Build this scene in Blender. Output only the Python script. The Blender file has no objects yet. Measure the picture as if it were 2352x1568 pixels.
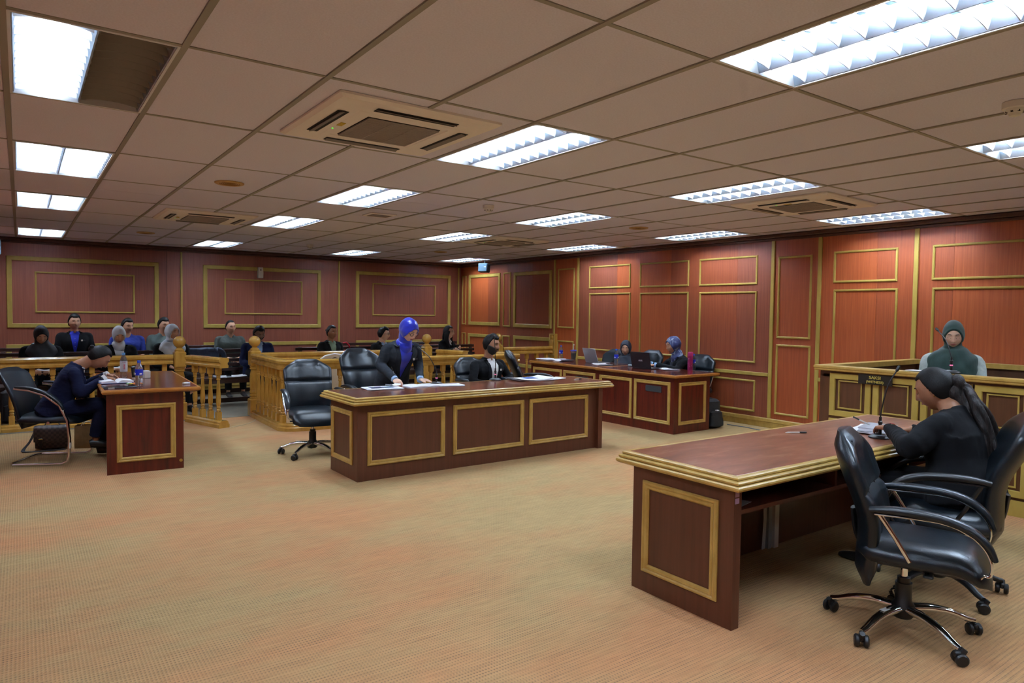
import bpy, math, random
import numpy as np
from mathutils import Vector, Matrix, Euler
from mathutils.bvhtree import BVHTree
random.seed(7); np.random.seed(7)
C = bpy.context.scene.collection
S = bpy.context.scene
PI = math.pi
R = math.radians

def lin(r, g, b):
    f = lambda c: (c/255/12.92) if c/255 <= .04045 else ((c/255+.055)/1.055)**2.4
    return (f(r), f(g), f(b), 1)

# ------------------------------------------------------------------ camera, world, exposure
EYE = 1.48
CEIL = 2.545
cam_d = bpy.data.cameras.new('camera'); cam = bpy.data.objects.new('camera', cam_d); C.objects.link(cam)
cam_d.sensor_width = 36; cam_d.lens = 1573.4/2352*36; cam_d.clip_start = .05
_y, _p, _r = .622508, -.042268, .0130683
fw = Vector((math.sin(_y)*math.cos(_p), math.cos(_y)*math.cos(_p), math.sin(_p)))
rt = Vector((math.cos(_y), -math.sin(_y), 0)); up = rt.cross(fw)
rt2 = rt*math.cos(_r)+up*math.sin(_r); up2 = up*math.cos(_r)-rt*math.sin(_r)
m3 = Matrix((rt2, up2, -fw)).transposed()
cam.matrix_world = Matrix.Translation((0, 0, EYE)) @ m3.to_4x4()
S.camera = cam
w = bpy.data.worlds.new('world'); S.world = w; w.use_nodes = True
w.node_tree.nodes['Background'].inputs[0].default_value = (.5, .6, .7, 1)
w.node_tree.nodes['Background'].inputs[1].default_value = .05
S.view_settings.view_transform = 'Standard'; S.view_settings.look = 'None'
S.view_settings.gamma = 1; S.view_settings.use_curve_mapping = False
S.view_settings.exposure = 0.48
LAMP = 40.0
S.cycles.caustics_reflective = False; S.cycles.caustics_refractive = False

# ------------------------------------------------------------------ materials
MATS = {}
def mat(name, col, rough=.5, metal=0, emit=0, alpha=1, trans=0, coat=0, spec=None, sheen=0):
    if name in MATS: return MATS[name]
    m = bpy.data.materials.new(name); m.use_nodes = True
    b = m.node_tree.nodes['Principled BSDF']
    b.inputs['Base Color'].default_value = lin(*col)
    b.inputs['Roughness'].default_value = rough; b.inputs['Metallic'].default_value = metal
    if emit:
        b.inputs['Emission Color'].default_value = lin(*col); b.inputs['Emission Strength'].default_value = emit
    if trans: b.inputs['Transmission Weight'].default_value = trans; b.inputs['IOR'].default_value = 1.3
    if coat: b.inputs['Coat Weight'].default_value = coat; b.inputs['Coat Roughness'].default_value = .12
    if sheen: b.inputs['Sheen Weight'].default_value = sheen
    if spec is not None: b.inputs['Specular IOR Level'].default_value = spec
    MATS[name] = m
    return m
def nd(m, t, **kw):
    n = m.node_tree.nodes.new(t)
    for k, v in kw.items(): setattr(n, k, v)
    return n
def noisy(name, cols, scale=(8, 8, 8), rough=.5, detail=5, bump=0, bscale=None, coat=0, metal=0, dist=0, sheen=0, spec=None, pos=(.3, .7)):
    """procedural colour: stretched noise through a ramp of colours, optional fine bump"""
    if name in MATS: return MATS[name]
    m = mat(name, cols[0], rough, metal, coat=coat, sheen=sheen, spec=spec)
    L = m.node_tree.links; b = m.node_tree.nodes['Principled BSDF']
    tc = nd(m, 'ShaderNodeTexCoord'); mp = nd(m, 'ShaderNodeMapping'); mp.inputs['Scale'].default_value = scale
    L.new(tc.outputs['Object'], mp.inputs[0])
    nz = nd(m, 'ShaderNodeTexNoise'); nz.inputs['Scale'].default_value = 1; nz.inputs['Detail'].default_value = detail
    nz.inputs['Distortion'].default_value = dist; nz.inputs['Roughness'].default_value = .6
    L.new(mp.outputs[0], nz.inputs['Vector'])
    cr = nd(m, 'ShaderNodeValToRGB'); L.new(nz.outputs['Fac'], cr.inputs[0])
    e = cr.color_ramp.elements
    n = len(cols)
    e[0].position = pos[0]; e[0].color = lin(*cols[0]); e[1].position = pos[1]; e[1].color = lin(*cols[-1])
    for i in range(1, n-1):
        q = e.new(pos[0]+(pos[1]-pos[0])*i/(n-1)); q.color = lin(*cols[i])
    L.new(cr.outputs[0], b.inputs['Base Color'])
    if bump:
        n2 = nd(m, 'ShaderNodeTexNoise'); n2.inputs['Detail'].default_value = 3
        mp2 = nd(m, 'ShaderNodeMapping'); mp2.inputs['Scale'].default_value = bscale or scale
        L.new(tc.outputs['Object'], mp2.inputs[0]); L.new(mp2.outputs[0], n2.inputs['Vector']); n2.inputs['Scale'].default_value = 1
        bp = nd(m, 'ShaderNodeBump'); bp.inputs['Strength'].default_value = bump; bp.inputs['Distance'].default_value = .01
        L.new(n2.outputs['Fac'], bp.inputs['Height']); L.new(bp.outputs[0], b.inputs['Normal'])
    return m
WALLC = [((148, 70, 38), (164, 80, 44), (176, 92, 52)), ((132, 62, 38), (148, 73, 44), (160, 84, 52)),
         ((162, 76, 38), (178, 88, 45), (190, 100, 55)), ((124, 62, 44), (139, 74, 53), (151, 84, 61))]
WALL = [noisy('wall_veneer_%d' % i, c, (60, 60, 1.4), .40, 8, dist=.3, bump=.05, bscale=(60, 60, 3), spec=.8) for i, c in enumerate(WALLC)]
BACKC = [((136, 74, 56), (150, 85, 65), (162, 96, 74)), ((122, 63, 48), (137, 74, 57), (150, 84, 66))]
BACKW = [noisy('rear_veneer_%d' % i, c, (60, 60, 1.4), .40, 8, dist=.3, spec=.9) for i, c in enumerate(BACKC)]
GOLD = noisy('gold_trim', [(172, 150, 72), (192, 170, 90)], (6, 6, 3), .42, 3)
GOLD2 = noisy('gold_moulding', [(180, 148, 74), (204, 174, 98)], (14, 14, 8), .34, 4)
HONEY = noisy('honey_lacquer', [(172, 128, 52), (192, 148, 66), (202, 160, 80)], (9, 9, 3), .25, 5, dist=.4, coat=.5)
DESK = noisy('desk_veneer', [(80, 44, 30), (91, 51, 35), (99, 57, 41)], (30, 30, 1.2), .38, 7, dist=.3)
DESKR = noisy('desk_veneer_red', [(58, 14, 10), (88, 24, 16), (104, 34, 20)], (22, 22, 1.5), .3, 7, dist=.5)
DTOP = noisy('desk_top', [(92, 50, 36), (116, 66, 48), (138, 90, 70)], (2.5, 22, 8), .2, 7, dist=.5, coat=.35, bump=.02)
DTOP3 = noisy('worn_desk_top', [(118, 66, 42), (142, 84, 56), (168, 130, 104)], (3, 12, 8), .3, 8, dist=.8, coat=.2, pos=(.35, .75))
DTOPX = noisy('desk_top_red', [(72, 24, 18), (96, 36, 26), (110, 50, 38)], (22, 2.5, 8), .16, 7, dist=.5, coat=.4)
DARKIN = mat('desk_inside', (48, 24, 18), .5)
BENCH = noisy('bench_wood', [(44, 24, 20), (66, 38, 32)], (3, 30, 30), .4, 5)
TILE = noisy('ceiling_tile_board', [(214, 214, 232), (226, 227, 245)], (120, 120, 120), .9, 4, bump=.15, bscale=(300, 300, 300))
TBAR = mat('ceiling_bar', (150, 148, 138), .5)
DARK = mat('dark_gap', (22, 20, 20), .8)
CHROME = mat('chrome', (226, 230, 234), .09, 1)
LEATHER = noisy('black_leather', [(14, 21, 28), (22, 32, 41)], (6, 6, 6), .32, 3, bump=.10, bscale=(220, 220, 220), spec=.42)
PLASTIC = mat('black_plastic', (22, 23, 25), .42)
BLACK = noisy('black_suit', [(15, 16, 19), (24, 26, 30)], (5, 5, 5), .9, 4, bump=.35, bscale=(9, 9, 9), spec=.15)
CHAR = noisy('charcoal_suit', [(38, 43, 50), (50, 56, 64)], (5, 5, 5), .9, 4, bump=.35, bscale=(9, 9, 9), spec=.15)
NAVY = noisy('navy_suit', [(14, 19, 42), (24, 31, 60)], (5, 5, 5), .9, 4, bump=.4, bscale=(10, 10, 10), spec=.15)
WHITE = mat('white_cloth', (225, 230, 232), .8)
PAPER = mat('paper', (236, 240, 248), .7)
WPLAST = mat('white_plastic', (222, 222, 216), .45)
def skin(name, c): return noisy('skin_'+name, [c, tuple(min(255, int(v*1.09)) for v in c)], (18, 18, 18), .5, 3, spec=.35)
HAIR = noisy('black_hair', [(9, 8, 9), (20, 18, 18)], (60, 60, 12), .55, 4, bump=.2, bscale=(240, 240, 40), spec=.2)

# floor carpet
def carpet(name, base, alt, dark, dsc):
    m = mat(name, base, .95, spec=.1); L = m.node_tree.links; b = m.node_tree.nodes['Principled BSDF']
    tc = nd(m, 'ShaderNodeTexCoord')
    def noise(sc, det, rough=.6):
        mp = nd(m, 'ShaderNodeMapping'); mp.inputs['Scale'].default_value = sc
        n = nd(m, 'ShaderNodeTexNoise'); n.inputs['Scale'].default_value = 1; n.inputs['Detail'].default_value = det; n.inputs['Roughness'].default_value = rough
        L.new(tc.outputs['Object'], mp.inputs[0]); L.new(mp.outputs[0], n.inputs['Vector']); return n.outputs['Fac']
    def ramp(src, p0, p1, c0, c1):
        r = nd(m, 'ShaderNodeValToRGB'); r.color_ramp.elements[0].position = p0; r.color_ramp.elements[1].position = p1
        r.color_ramp.elements[0].color = c0; r.color_ramp.elements[1].color = c1; L.new(src, r.inputs[0]); return r.outputs[0]
    def mix(f, a, c, mode='MIX'):
        x = nd(m, 'ShaderNodeMix', data_type='RGBA', blend_type=mode)
        for s, v in ((0, f), (6, a), (7, c)):
            if hasattr(v, 'is_linked'): L.new(v, x.inputs[s])
            else: x.inputs[s].default_value = v
        return x.outputs[2]
    big = ramp(noise((.45, .8, 1), 5), .38, .58, lin(*base), lin(*alt))
    streak = ramp(noise((5, 60, 1), 6, .7), .34, .58, (.84, .83, .83, 1), (1.04, 1.03, 1.02, 1))
    c = mix(1.0, big, streak, 'MULTIPLY')
    # woven loops: rows across the room with fine dashes
    wv = nd(m, 'ShaderNodeTexWave', wave_type='BANDS', bands_direction='Y'); wv.inputs['Scale'].default_value = 15; wv.inputs['Distortion'].default_value = .6; wv.inputs['Detail'].default_value = 1
    L.new(tc.outputs['Object'], wv.inputs['Vector'])
    wx = nd(m, 'ShaderNodeTexWave', wave_type='BANDS', bands_direction='X'); wx.inputs['Scale'].default_value = 22; wx.inputs['Distortion'].default_value = .6
    L.new(tc.outputs['Object'], wx.inputs['Vector'])
    mu = nd(m, 'ShaderNodeMath', operation='MULTIPLY'); L.new(wv.outputs['Fac'], mu.inputs[0]); L.new(wx.outputs['Fac'], mu.inputs[1])
    dash = noise((2.2, 9, 1), 5); ds = nd(m, 'ShaderNodeMath', operation='MULTIPLY'); L.new(dash, ds.inputs[0]); L.new(mu.outputs[0], ds.inputs[1])
    k = ramp(ds.outputs[0], .16, .56, (0, 0, 0, 1), (dsc, dsc, dsc, 1))
    c = mix(k, c, lin(*dark))
    L.new(c, b.inputs['Base Color'])
    bp = nd(m, 'ShaderNodeBump'); bp.inputs['Strength'].default_value = .5; bp.inputs['Distance'].default_value = .004
    L.new(mu.outputs[0], bp.inputs['Height']); L.new(bp.outputs[0], b.inputs['Normal'])
    return m
CARPET = carpet('tan_carpet', (200, 150, 108), (188, 163, 118), (100, 92, 82), .62)
CARPETG = carpet('grey_carpet', (150, 144, 128), (134, 130, 118), (90, 88, 84), .4)

# ------------------------------------------------------------------ mesh builder
class MB:
    def __init__(s): s.v = []; s.f = []; s.mi = []; s.cur = 0; s.M = None
    def add(s, V, F, mi=None):
        o = len(s.v)
        if s.M is not None: V = [tuple(s.M @ Vector(p)) for p in V]
        else: V = [tuple(p) for p in V]
        s.v += V; s.f += [tuple(i+o for i in f) for f in F]; s.mi += [s.cur if mi is None else mi]*len(F)
        return s
    def box(s, lo, hi, b=0, mi=None):
        x0, y0, z0 = lo; x1, y1, z1 = hi
        if x1 < x0: x0, x1 = x1, x0
        if y1 < y0: y0, y1 = y1, y0
        if z1 < z0: z0, z1 = z1, z0
        if b <= 0:
            V = [(x0, y0, z0), (x1, y0, z0), (x1, y1, z0), (x0, y1, z0), (x0, y0, z1), (x1, y0, z1), (x1, y1, z1), (x0, y1, z1)]
            F = [(3, 2, 1, 0), (4, 5, 6, 7), (0, 1, 5, 4), (1, 2, 6, 5), (2, 3, 7, 6), (3, 0, 4, 7)]
            return s.add(V, F, mi)
        b = min(b, (x1-x0)/2.01, (y1-y0)/2.01, (z1-z0)/2.01)
        V = []
        for (a, i) in ((x0, 1), (x1, -1)):
            for (c, j) in ((y0, 1), (y1, -1)):
                for (e, k) in ((z0, 1), (z1, -1)):
                    V += [(a, c+j*b, e+k*b), (a+i*b, c, e+k*b), (a+i*b, c+j*b, e)]
        def I(i, j, k, a): return ((i*2+j)*2+k)*3+a
        F = []
        for i in (0, 1):
            q = [I(i, 0, 0, 0), I(i, 0, 1, 0), I(i, 1, 1, 0), I(i, 1, 0, 0)]; F.append(q if i == 0 else q[::-1])
        for j in (0, 1):
            q = [I(0, j, 0, 1), I(1, j, 0, 1), I(1, j, 1, 1), I(0, j, 1, 1)]; F.append(q if j == 0 else q[::-1])
        for k in (0, 1):
            q = [I(0, 0, k, 2), I(0, 1, k, 2), I(1, 1, k, 2), I(1, 0, k, 2)]; F.append(q if k == 0 else q[::-1])
        for j in (0, 1):
            for k in (0, 1):
                q = [I(0, j, k, 1), I(0, j, k, 2), I(1, j, k, 2), I(1, j, k, 1)]; F.append(q if (j+k) % 2 == 0 else q[::-1])
        for i in (0, 1):
            for k in (0, 1):
                q = [I(i, 0, k, 0), I(i, 1, k, 0), I(i, 1, k, 2), I(i, 0, k, 2)]; F.append(q if (i+k) % 2 == 0 else q[::-1])
        for i in (0, 1):
            for j in (0, 1):
                q = [I(i, j, 0, 0), I(i, j, 0, 1), I(i, j, 1, 1), I(i, j, 1, 0)]; F.append(q[::-1] if (i+j) % 2 == 0 else q)
        for i in (0, 1):
            for j in (0, 1):
                for k in (0, 1):
                    q = [I(i, j, k, 0), I(i, j, k, 1), I(i, j, k, 2)]; F.append(q if (i+j+k) % 2 == 0 else q[::-1])
        return s.add(V, F, mi)
    def rings(s, rings, cap=True, closed=True, mi=None, loop=False):
        n = len(rings[0]); V = [p for r in rings for p in r]; F = []
        m = len(rings)
        for i in range(m if loop else m-1):
            a = i*n; b = ((i+1) % m)*n
            for j in range(n if closed else n-1):
                k = (j+1) % n; F.append((a+j, a+k, b+k, b+j))
        if cap and not loop:
            F.append(tuple(range(n))[::-1]); F.append(tuple(range((m-1)*n, m*n)))
        return s.add(V, F, mi)
    def lathe(s, prof, n=16, c=(0, 0, 0), mi=None, ax='z'):
        rs = []
        for r, z in prof:
            ring = []
            for i in range(n):
                a = 2*PI*i/n; p = (r*math.cos(a), r*math.sin(a), z)
                if ax == 'y': p = (p[0], p[2], -p[1])
                if ax == 'x': p = (p[2], p[1], -p[0])
                ring.append((p[0]+c[0], p[1]+c[1], p[2]+c[2]))
            rs.append(ring)
        return s.rings(rs, mi=mi)
    def tube(s, pts, r, n=8, mi=None, loop=False, flat=1.0, side=None):
        P = [Vector(p) for p in pts]; m = len(P); rr = r if hasattr(r, '__len__') else [r]*m
        rs = []; u = Vector(side).normalized() if side is not None else None
        for i in range(m):
            t = (P[(i+1) % m]-P[i-1]) if loop else (P[min(i+1, m-1)]-P[max(i-1, 0)])
            t.normalize()
            if u is None:
                a = Vector((0, 0, 1)) if abs(t.z) < .9 else Vector((1, 0, 0)); uu = t.cross(a).normalized()
            else: uu = (u-t*u.dot(t)).normalized()
            if side is None: u = uu
            vv = t.cross(uu)
            rs.append([tuple(P[i]+uu*math.cos(2*PI*j/n)*rr[i]+vv*math.sin(2*PI*j/n)*rr[i]*flat) for j in range(n)])
        return s.rings(rs, cap=not loop, loop=loop, mi=mi)
    def ell(s, c, r, n=14, m=9, mi=None):
        rs = []
        for i in range(m+1):
            t = PI*(i+.0)/m; t = min(max(t, .06), PI-.06)
            rs.append([(c[0]+r[0]*math.sin(t)*math.cos(2*PI*j/n), c[1]+r[1]*math.sin(t)*math.sin(2*PI*j/n), c[2]-r[2]*math.cos(t)) for j in range(n)])
        return s.rings(rs, mi=mi)
    def loft(s, pts, rad, side=(1, 0, 0), n=20, e=2.2, mi=None, sub=3):
        """elliptical rings (rx along side, ry across) along a smooth path"""
        P = np.array(pts, float); Q = np.array(rad, float)
        if Q.ndim == 1: Q = np.stack([Q, Q], 1)
        if len(P) > 2 and sub > 1:
            k = len(P); T = np.linspace(0, k-1, (k-1)*sub+1)
            def cr(A, t):
                i = min(int(t), k-2); f = t-i; a = A[max(i-1, 0)]; b = A[i]; c = A[i+1]; d = A[min(i+2, k-1)]
                return .5*((2*b)+(-a+c)*f+(2*a-5*b+4*c-d)*f*f+(-a+3*b-3*c+d)*f**3)
            P = np.array([cr(P, t) for t in T]); Q = np.array([cr(Q, t) for t in T])
        rs = []; sd = Vector(side)
        for i in range(len(P)):
            t = Vector(P[min(i+1, len(P)-1)]-P[max(i-1, 0)]); t.normalize()
            u = (sd-t*sd.dot(t)).normalized(); v = t.cross(u)
            ring = []
            for j in range(n):
                a = 2*PI*j/n; c_, s_ = math.cos(a), math.sin(a)
                q = Vector(P[i])+u*(math.copysign(abs(c_)**(2/e), c_)*Q[i][0])+v*(math.copysign(abs(s_)**(2/e), s_)*Q[i][1])
                ring.append(tuple(q))
            rs.append(ring)
        return s.rings(rs, mi=mi)
    def frame(s, O, U, V_, N, w, h, prof, mi=None):
        """mitred rectangular moulding; prof = [(inset, height)]"""
        O, U, V_, N = map(Vector, (O, U, V_, N)); rs = []
        for i, k in prof:
            rs.append([tuple(O+U*a+V_*b+N*k) for a, b in ((i, i), (w-i, i), (w-i, h-i), (i, h-i))])
        n = 4; Vv = [p for r in rs for p in r]; F = []
        for i in range(len(rs)-1):
            for j in range(4):
                k = (j+1) % 4; F.append((i*4+j, i*4+k, i*4+4+k, i*4+4+j))
        return s.add(Vv, F, mi)
    def sweep(s, path, prof, closed=False, mi=None):
        """sweep profile [(out, z)] along a plan path [(x, y)] with mitred corners; out = to the right of travel"""
        P = [Vector((p[0], p[1])) for p in path]; m = len(P); rs = []
        for i in range(m):
            if closed: a = (P[i]-P[i-1]).normalized(); b = (P[(i+1) % m]-P[i]).normalized()
            else:
                a = (P[i]-P[i-1]).normalized() if i else (P[1]-P[0]).normalized()
                b = (P[i+1]-P[i]).normalized() if i < m-1 else a
            na = Vector((a.y, -a.x)); nb = Vector((b.y, -b.x)); k = (na+nb); k = k/max(k.dot(na), .2)
            rs.append([(P[i].x+k.x*o, P[i].y+k.y*o, z) for o, z in prof])
        return s.rings(rs, cap=not closed, loop=closed, mi=mi)
def fixn(me):
    import bmesh
    bm = bmesh.new(); bm.from_mesh(me); bmesh.ops.recalc_face_normals(bm, faces=bm.faces); bm.to_mesh(me); bm.free()
def mesh(name, mb, mats, smooth=40, fix=True):
    me = bpy.data.meshes.new(name); me.from_pydata(mb.v, [], mb.f)
    ms = mats if isinstance(mats, (list, tuple)) else [mats]
    for m in ms: me.materials.append(m)
    me.polygons.foreach_set('material_index', mb.mi)
    if fix: fixn(me)
    if smooth:
        me.polygons.foreach_set('use_smooth', [True]*len(me.polygons)); me.set_sharp_from_angle(angle=R(smooth))
    me.update()
    return me
def obj(name, mb, mats, parent=None, smooth=40, loc=None, rot=None):
    me = mb if isinstance(mb, bpy.types.Mesh) else mesh(name, mb, mats, smooth)
    o = bpy.data.objects.new(name, me); C.objects.link(o)
    if parent is not None: o.parent = parent
    if loc is not None: o.location = loc
    if rot is not None: o.rotation_euler = rot
    return o
def thing(name, label, cat, loc=(0, 0, 0), rz=0, group=None, rot=None):
    o = bpy.data.objects.new(name, None); C.objects.link(o); o.empty_display_size = .1
    o.location = loc; o.rotation_euler = rot if rot else (0, 0, rz)
    tag(o, label, cat, group); return o
def tag(o, label, cat, group=None):
    o['label'] = label; o['category'] = cat
    if group: o['group'] = group
    return o
def struct(name, mb, mats, parent=None, **k):
    o = obj(name, mb, mats, parent, **k)
    if parent is None: o['kind'] = 'structure'
    return o
def dup(root, loc, rz=None, label=None):
    r = root.copy(); C.objects.link(r); r.location = loc
    if rz is not None: r.rotation_euler = (0, 0, rz)
    if label: r['label'] = label
    for ch in list(root.children):
        c = ch.copy(); C.objects.link(c); c.parent = r
        for g in list(ch.children):
            d = g.copy(); C.objects.link(d); d.parent = c
    return r
# ------------------------------------------------------------------ the room
XL, XR, YB, YF = -.42, 8.05, 13.2, -4.6      # left, right, rear (in view) and the wall behind the camera
fb = MB().box((XL-.2, YF-.2, -.1), (XR+.2, 9.78, 0)); floor = struct('floor', fb, CARPET, smooth=0)
gb = MB().box((XL-.2, 9.78, -.1), (XR+.2, YB+.2, .004)); obj('gallery_carpet', gb, CARPETG, floor, smooth=0)
tr = MB().tube([(2.56+.8*math.cos(a)-.75, 9.75-.86*math.sin(a), .001) for a in np.linspace(.1, 1.2, 12)], .006, 5)
obj('gate_wear_mark', tr, mat('worn_carpet', (196, 176, 140), .9), floor)

def gx(i): return -.04+.6*i
def gy(j): return 1.89+1.2*j
# walls: veneered boards (parts) on a backing, mouldings and posts
wr = struct('wall_right', MB().box((XR+.012, YF, 0), (XR+.2, YB+.2, CEIL+.3)), WALL[1], smooth=0)
seam = [YF, -2.2, .4, 1.6, 2.35, 3.2, 3.57, 4.0, 4.69, 5.34, 5.9, 7.09, 8.25, 9.21, 9.87, 10.56, 11.4, 12.1, YB+.05]
tone = [0, 1, 2, 0, 2, 0, 0, 2, 0, 3, 1, 2, 3, 2, 1, 3, 1, 2, 1]
for i in range(len(seam)-1):
    obj('wall_board', MB().box((XR, seam[i]+.001, 0), (XR+.012, seam[i+1]-.001, CEIL+.02)), WALL[tone[i]], wr, smooth=0)
wb = struct('wall_rear', MB().box((XL-.2, YB+.012, 0), (XR, YB+.2, CEIL+.3)), BACKW[0], smooth=0)
seam = [XL, .93, 2.08, 2.3, 3.55, 4.4, 5.19, 6.76, XR]
for i in range(len(seam)-1):
    obj('wall_board', MB().box((seam[i]+.001, YB, 0), (seam[i+1]-.001, YB+.012, CEIL+.02)), BACKW[[0, 1, 0, 0, 1, 0, 1, 1][i]], wb, smooth=0)
wl = struct('wall_left', MB().box((XL-.2, YF, 0), (XL, YB, CEIL+.3)), BACKW[0], smooth=0)
wf = struct('wall_front', MB().box((XL-.2, YF-.2, 0), (XR+.2, YF, CEIL+.3)), WALL[0], smooth=0)
thin = [(0, 0), (0, .010), (.006, .016), (.018, .016), (.026, .008), (.026, 0)]
thick = [(0, 0), (0, .012), (.006, .020), (.060, .020), (.070, .012), (.070, 0)]
mid = [(0, 0), (0, .010), (.006, .018), (.036, .018), (.044, .010), (.044, 0)]
for nm, y1, y0, z0, z1, pf in (('R1', 13.14, 12.98, 1.2, 2.28, thin), ('R2', 12.86, 11.65, 1.2, 2.29, thick), ('R3', 11.54, 11.28, 1.19, 2.29, thin), ('R4', 11.17, 9.96, 1.19, 2.28, thick), ('R5', 9.78, 9.32, 1.21, 2.29, thin),
    ('U1', 8.93, 7.94, 1.91, 2.295, thin), ('U2', 7.73, 6.74, 1.905, 2.29, thin), ('U3', 6.55, 5.58, 1.9, 2.29, thin), ('M1', 8.92, 7.93, .85, 1.83, thin), ('M2', 7.72, 6.74, .85, 1.82, thin), ('M3', 6.54, 5.58, .84, 1.81, thin),
    ('T1', 5.27, 4.8, 1.19, 2.25, thin), ('T2', 5.27, 4.79, .19, 1.11, thin), ('L1', 8.93, 7.94, .18, .61, thin), ('L2', 7.72, 6.74, .18, .61, thin), ('L3', 6.56, 5.57, .18, .61, thin),
    ('U4', 4.52, 3.77, 1.89, 2.27, thin), ('M4', 4.51, 3.76, .84, 1.81, thin), ('L4', 4.53, 3.79, .22, .61, thin), ('U5', 3.41, 1.7, 1.89, 2.27, thin), ('M5', 3.4, 1.7, .84, 1.81, thin), ('L5', 3.4, 1.7, .2, .61, thin),
    ('R1b', 13.14, 12.98, .37, 1.02, thin), ('R2b', 12.87, 11.67, .38, 1.01, thick), ('R3b', 11.55, 11.29, .38, 1.01, thin), ('R4b', 11.16, 9.95, .4, 1.02, thick), ('R5b', 9.78, 9.32, .2, .98, thin)):
    obj('moulding', MB().frame((XR, y1, z0), (0, -1, 0), (0, 0, 1), (-1, 0, 0), y1-y0, z1-z0, pf), GOLD, wr, smooth=30)
for y in (9.87, 9.215, 5.345, 4.695, 3.572):
    obj('pilaster_strip', MB().box((XR-.022, y-.024, .13), (XR, y+.024, CEIL-.07), .004), GOLD, wr, smooth=0)
for y0, y1 in ((5.37, 9.19), (3.6, 4.67), (YF, 3.55)):
    obj('chair_rail', MB().box((XR-.024, y0, .675), (XR, y1, .722), .005), GOLD, wr, smooth=0)
obj('chair_rail', MB().box((XR-.016, YF, .0), (XR, YB, .02)), GOLD, wr, smooth=0)
for x0, x1, z0, z1, pf in ((-.17, 1.95, 1.14, 2.26, thick), (.19, 1.58, 1.38, 2.03, thin), (2.66, 4.82, 1.13, 2.26, thick), (3.02, 4.45, 1.38, 2.03, thin), (5.55, 7.77, 1.13, 2.28, thick), (5.91, 7.39, 1.38, 2.05, thin),
    (-.19, 1.95, .2, .88, thick), (2.66, 4.8, .2, .87, thick), (5.55, 7.78, .2, .87, thick)):
    obj('moulding', MB().frame((x0, YB, z0), (1, 0, 0), (0, 0, 1), (0, -1, 0), x1-x0, z1-z0, pf), GOLD, wb, smooth=30)
for x in (2.306, 5.19, 7.975): obj('pilaster_strip', MB().box((x-.016, YB-.02, .1), (x+.016, YB, CEIL-.06), .004), GOLD, wb, smooth=0)
obj('seam_bead', MB().box((2.075, YB-.003, .1), (2.08, YB, CEIL-.06)), DARKIN, wb, smooth=0)
# skirting and cornices
bs = MB().box((XR-.03, YF, 0), (XR, YB, .075), .004).box((XR-.045, YF, .075), (XR, YB, .125), .006); struct('baseboard_right', bs, GOLD2, smooth=0)
bs = MB().box((XL, YB-.03, 0), (XR-.05, YB, .075), .004).box((XL, YB-.042, .075), (XR-.05, YB, .145), .006); struct('baseboard_rear', bs, GOLD2, smooth=0)
CORN = noisy('cornice_wood', [(70, 42, 34), (92, 58, 46)], (20, 20, 20), .5)
struct('trim_1', MB().box((XR-.06, YF, CEIL-.05), (XR, YB, CEIL-.002), .01).box((XR-.03, YF, CEIL-.085), (XR, YB, CEIL-.05), .008), CORN, smooth=0)
struct('trim_2', MB().box((XL, YB-.06, CEIL-.05), (XR-.06, YB, CEIL-.002), .01).box((XL, YB-.03, CEIL-.085), (XR-.03, YB, CEIL-.05), .008), CORN, smooth=0)

# ceiling: slab, bars, boards
ceil = struct('ceiling', MB().box((XL-.2, YF-.2, CEIL+.2), (XR+.2, YB+.2, CEIL+.35)), TBAR, smooth=0)
LIGHTS = [(0, 1), (0, 3), (0, 5), (0, 8), (0, -1), (0, -3), (4, -3), (8, -3), (12, -3), (12, -1)]+[(a, b) for a in (4, 8) for b in (-1, 1, 3, 5, 8)]+[(12, b) for b in (1, 3, 5, 8)]
ACS = [(1.745, 3.69), (1.75, 8.58), (6.05, 3.72), (5.88, 8.42)]
tm = mesh('ceiling_board', MB().box((-.288, -.59, 0), (.288, .59, .012), .003), TILE, 0)
hm = mesh('ceiling_board_half', MB().box((-.288, -.292, 0), (.288, .292, .012), .003), TILE, 0)
HALF = [(1, 4), (5, 4), (5, 3)]
for i in range(-1, 14):
    for j in range(-6, 10):
        if (i, j) in LIGHTS: continue
        cx, cy = gx(i)+.3, gy(j)+.6
        if cy-.6 > YB or cx-.3 > XR: continue
        y0 = max(cy-.59, YF); y1 = min(cy+.59, YB-.03); x0 = max(cx-.288, XL); x1 = min(cx+.288, XR-.03)
        dz = random.uniform(-.0015, .0015)
        if (i, j) in HALF:
            for s in (-1, 1): obj('ceiling_board', hm, None, ceil, loc=(cx, cy+s*.3, CEIL+.002+dz))
        elif y1-y0 > 1.17 and x1-x0 > .57:
            obj('ceiling_board', tm, None, ceil, loc=(cx, cy, CEIL+.002+dz), rot=(0, random.uniform(-.002, .002), 0))
        else: obj('ceiling_board', MB().box((x0, y0, CEIL+.002), (x1, y1, CEIL+.014), .003), TILE, ceil, smooth=0)
for i in range(0, 14): obj('ceiling_runner', MB().box((gx(i)-.013, YF, CEIL-.004), (gx(i)+.013, YB, CEIL+.03)), TBAR, ceil, smooth=0)
for j in range(-5, 10): obj('ceiling_cross_bar', MB().box((XL, gy(j)-.011, CEIL-.001), (XR, gy(j)+.011, CEIL+.028)), TBAR, ceil, smooth=0)

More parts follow.
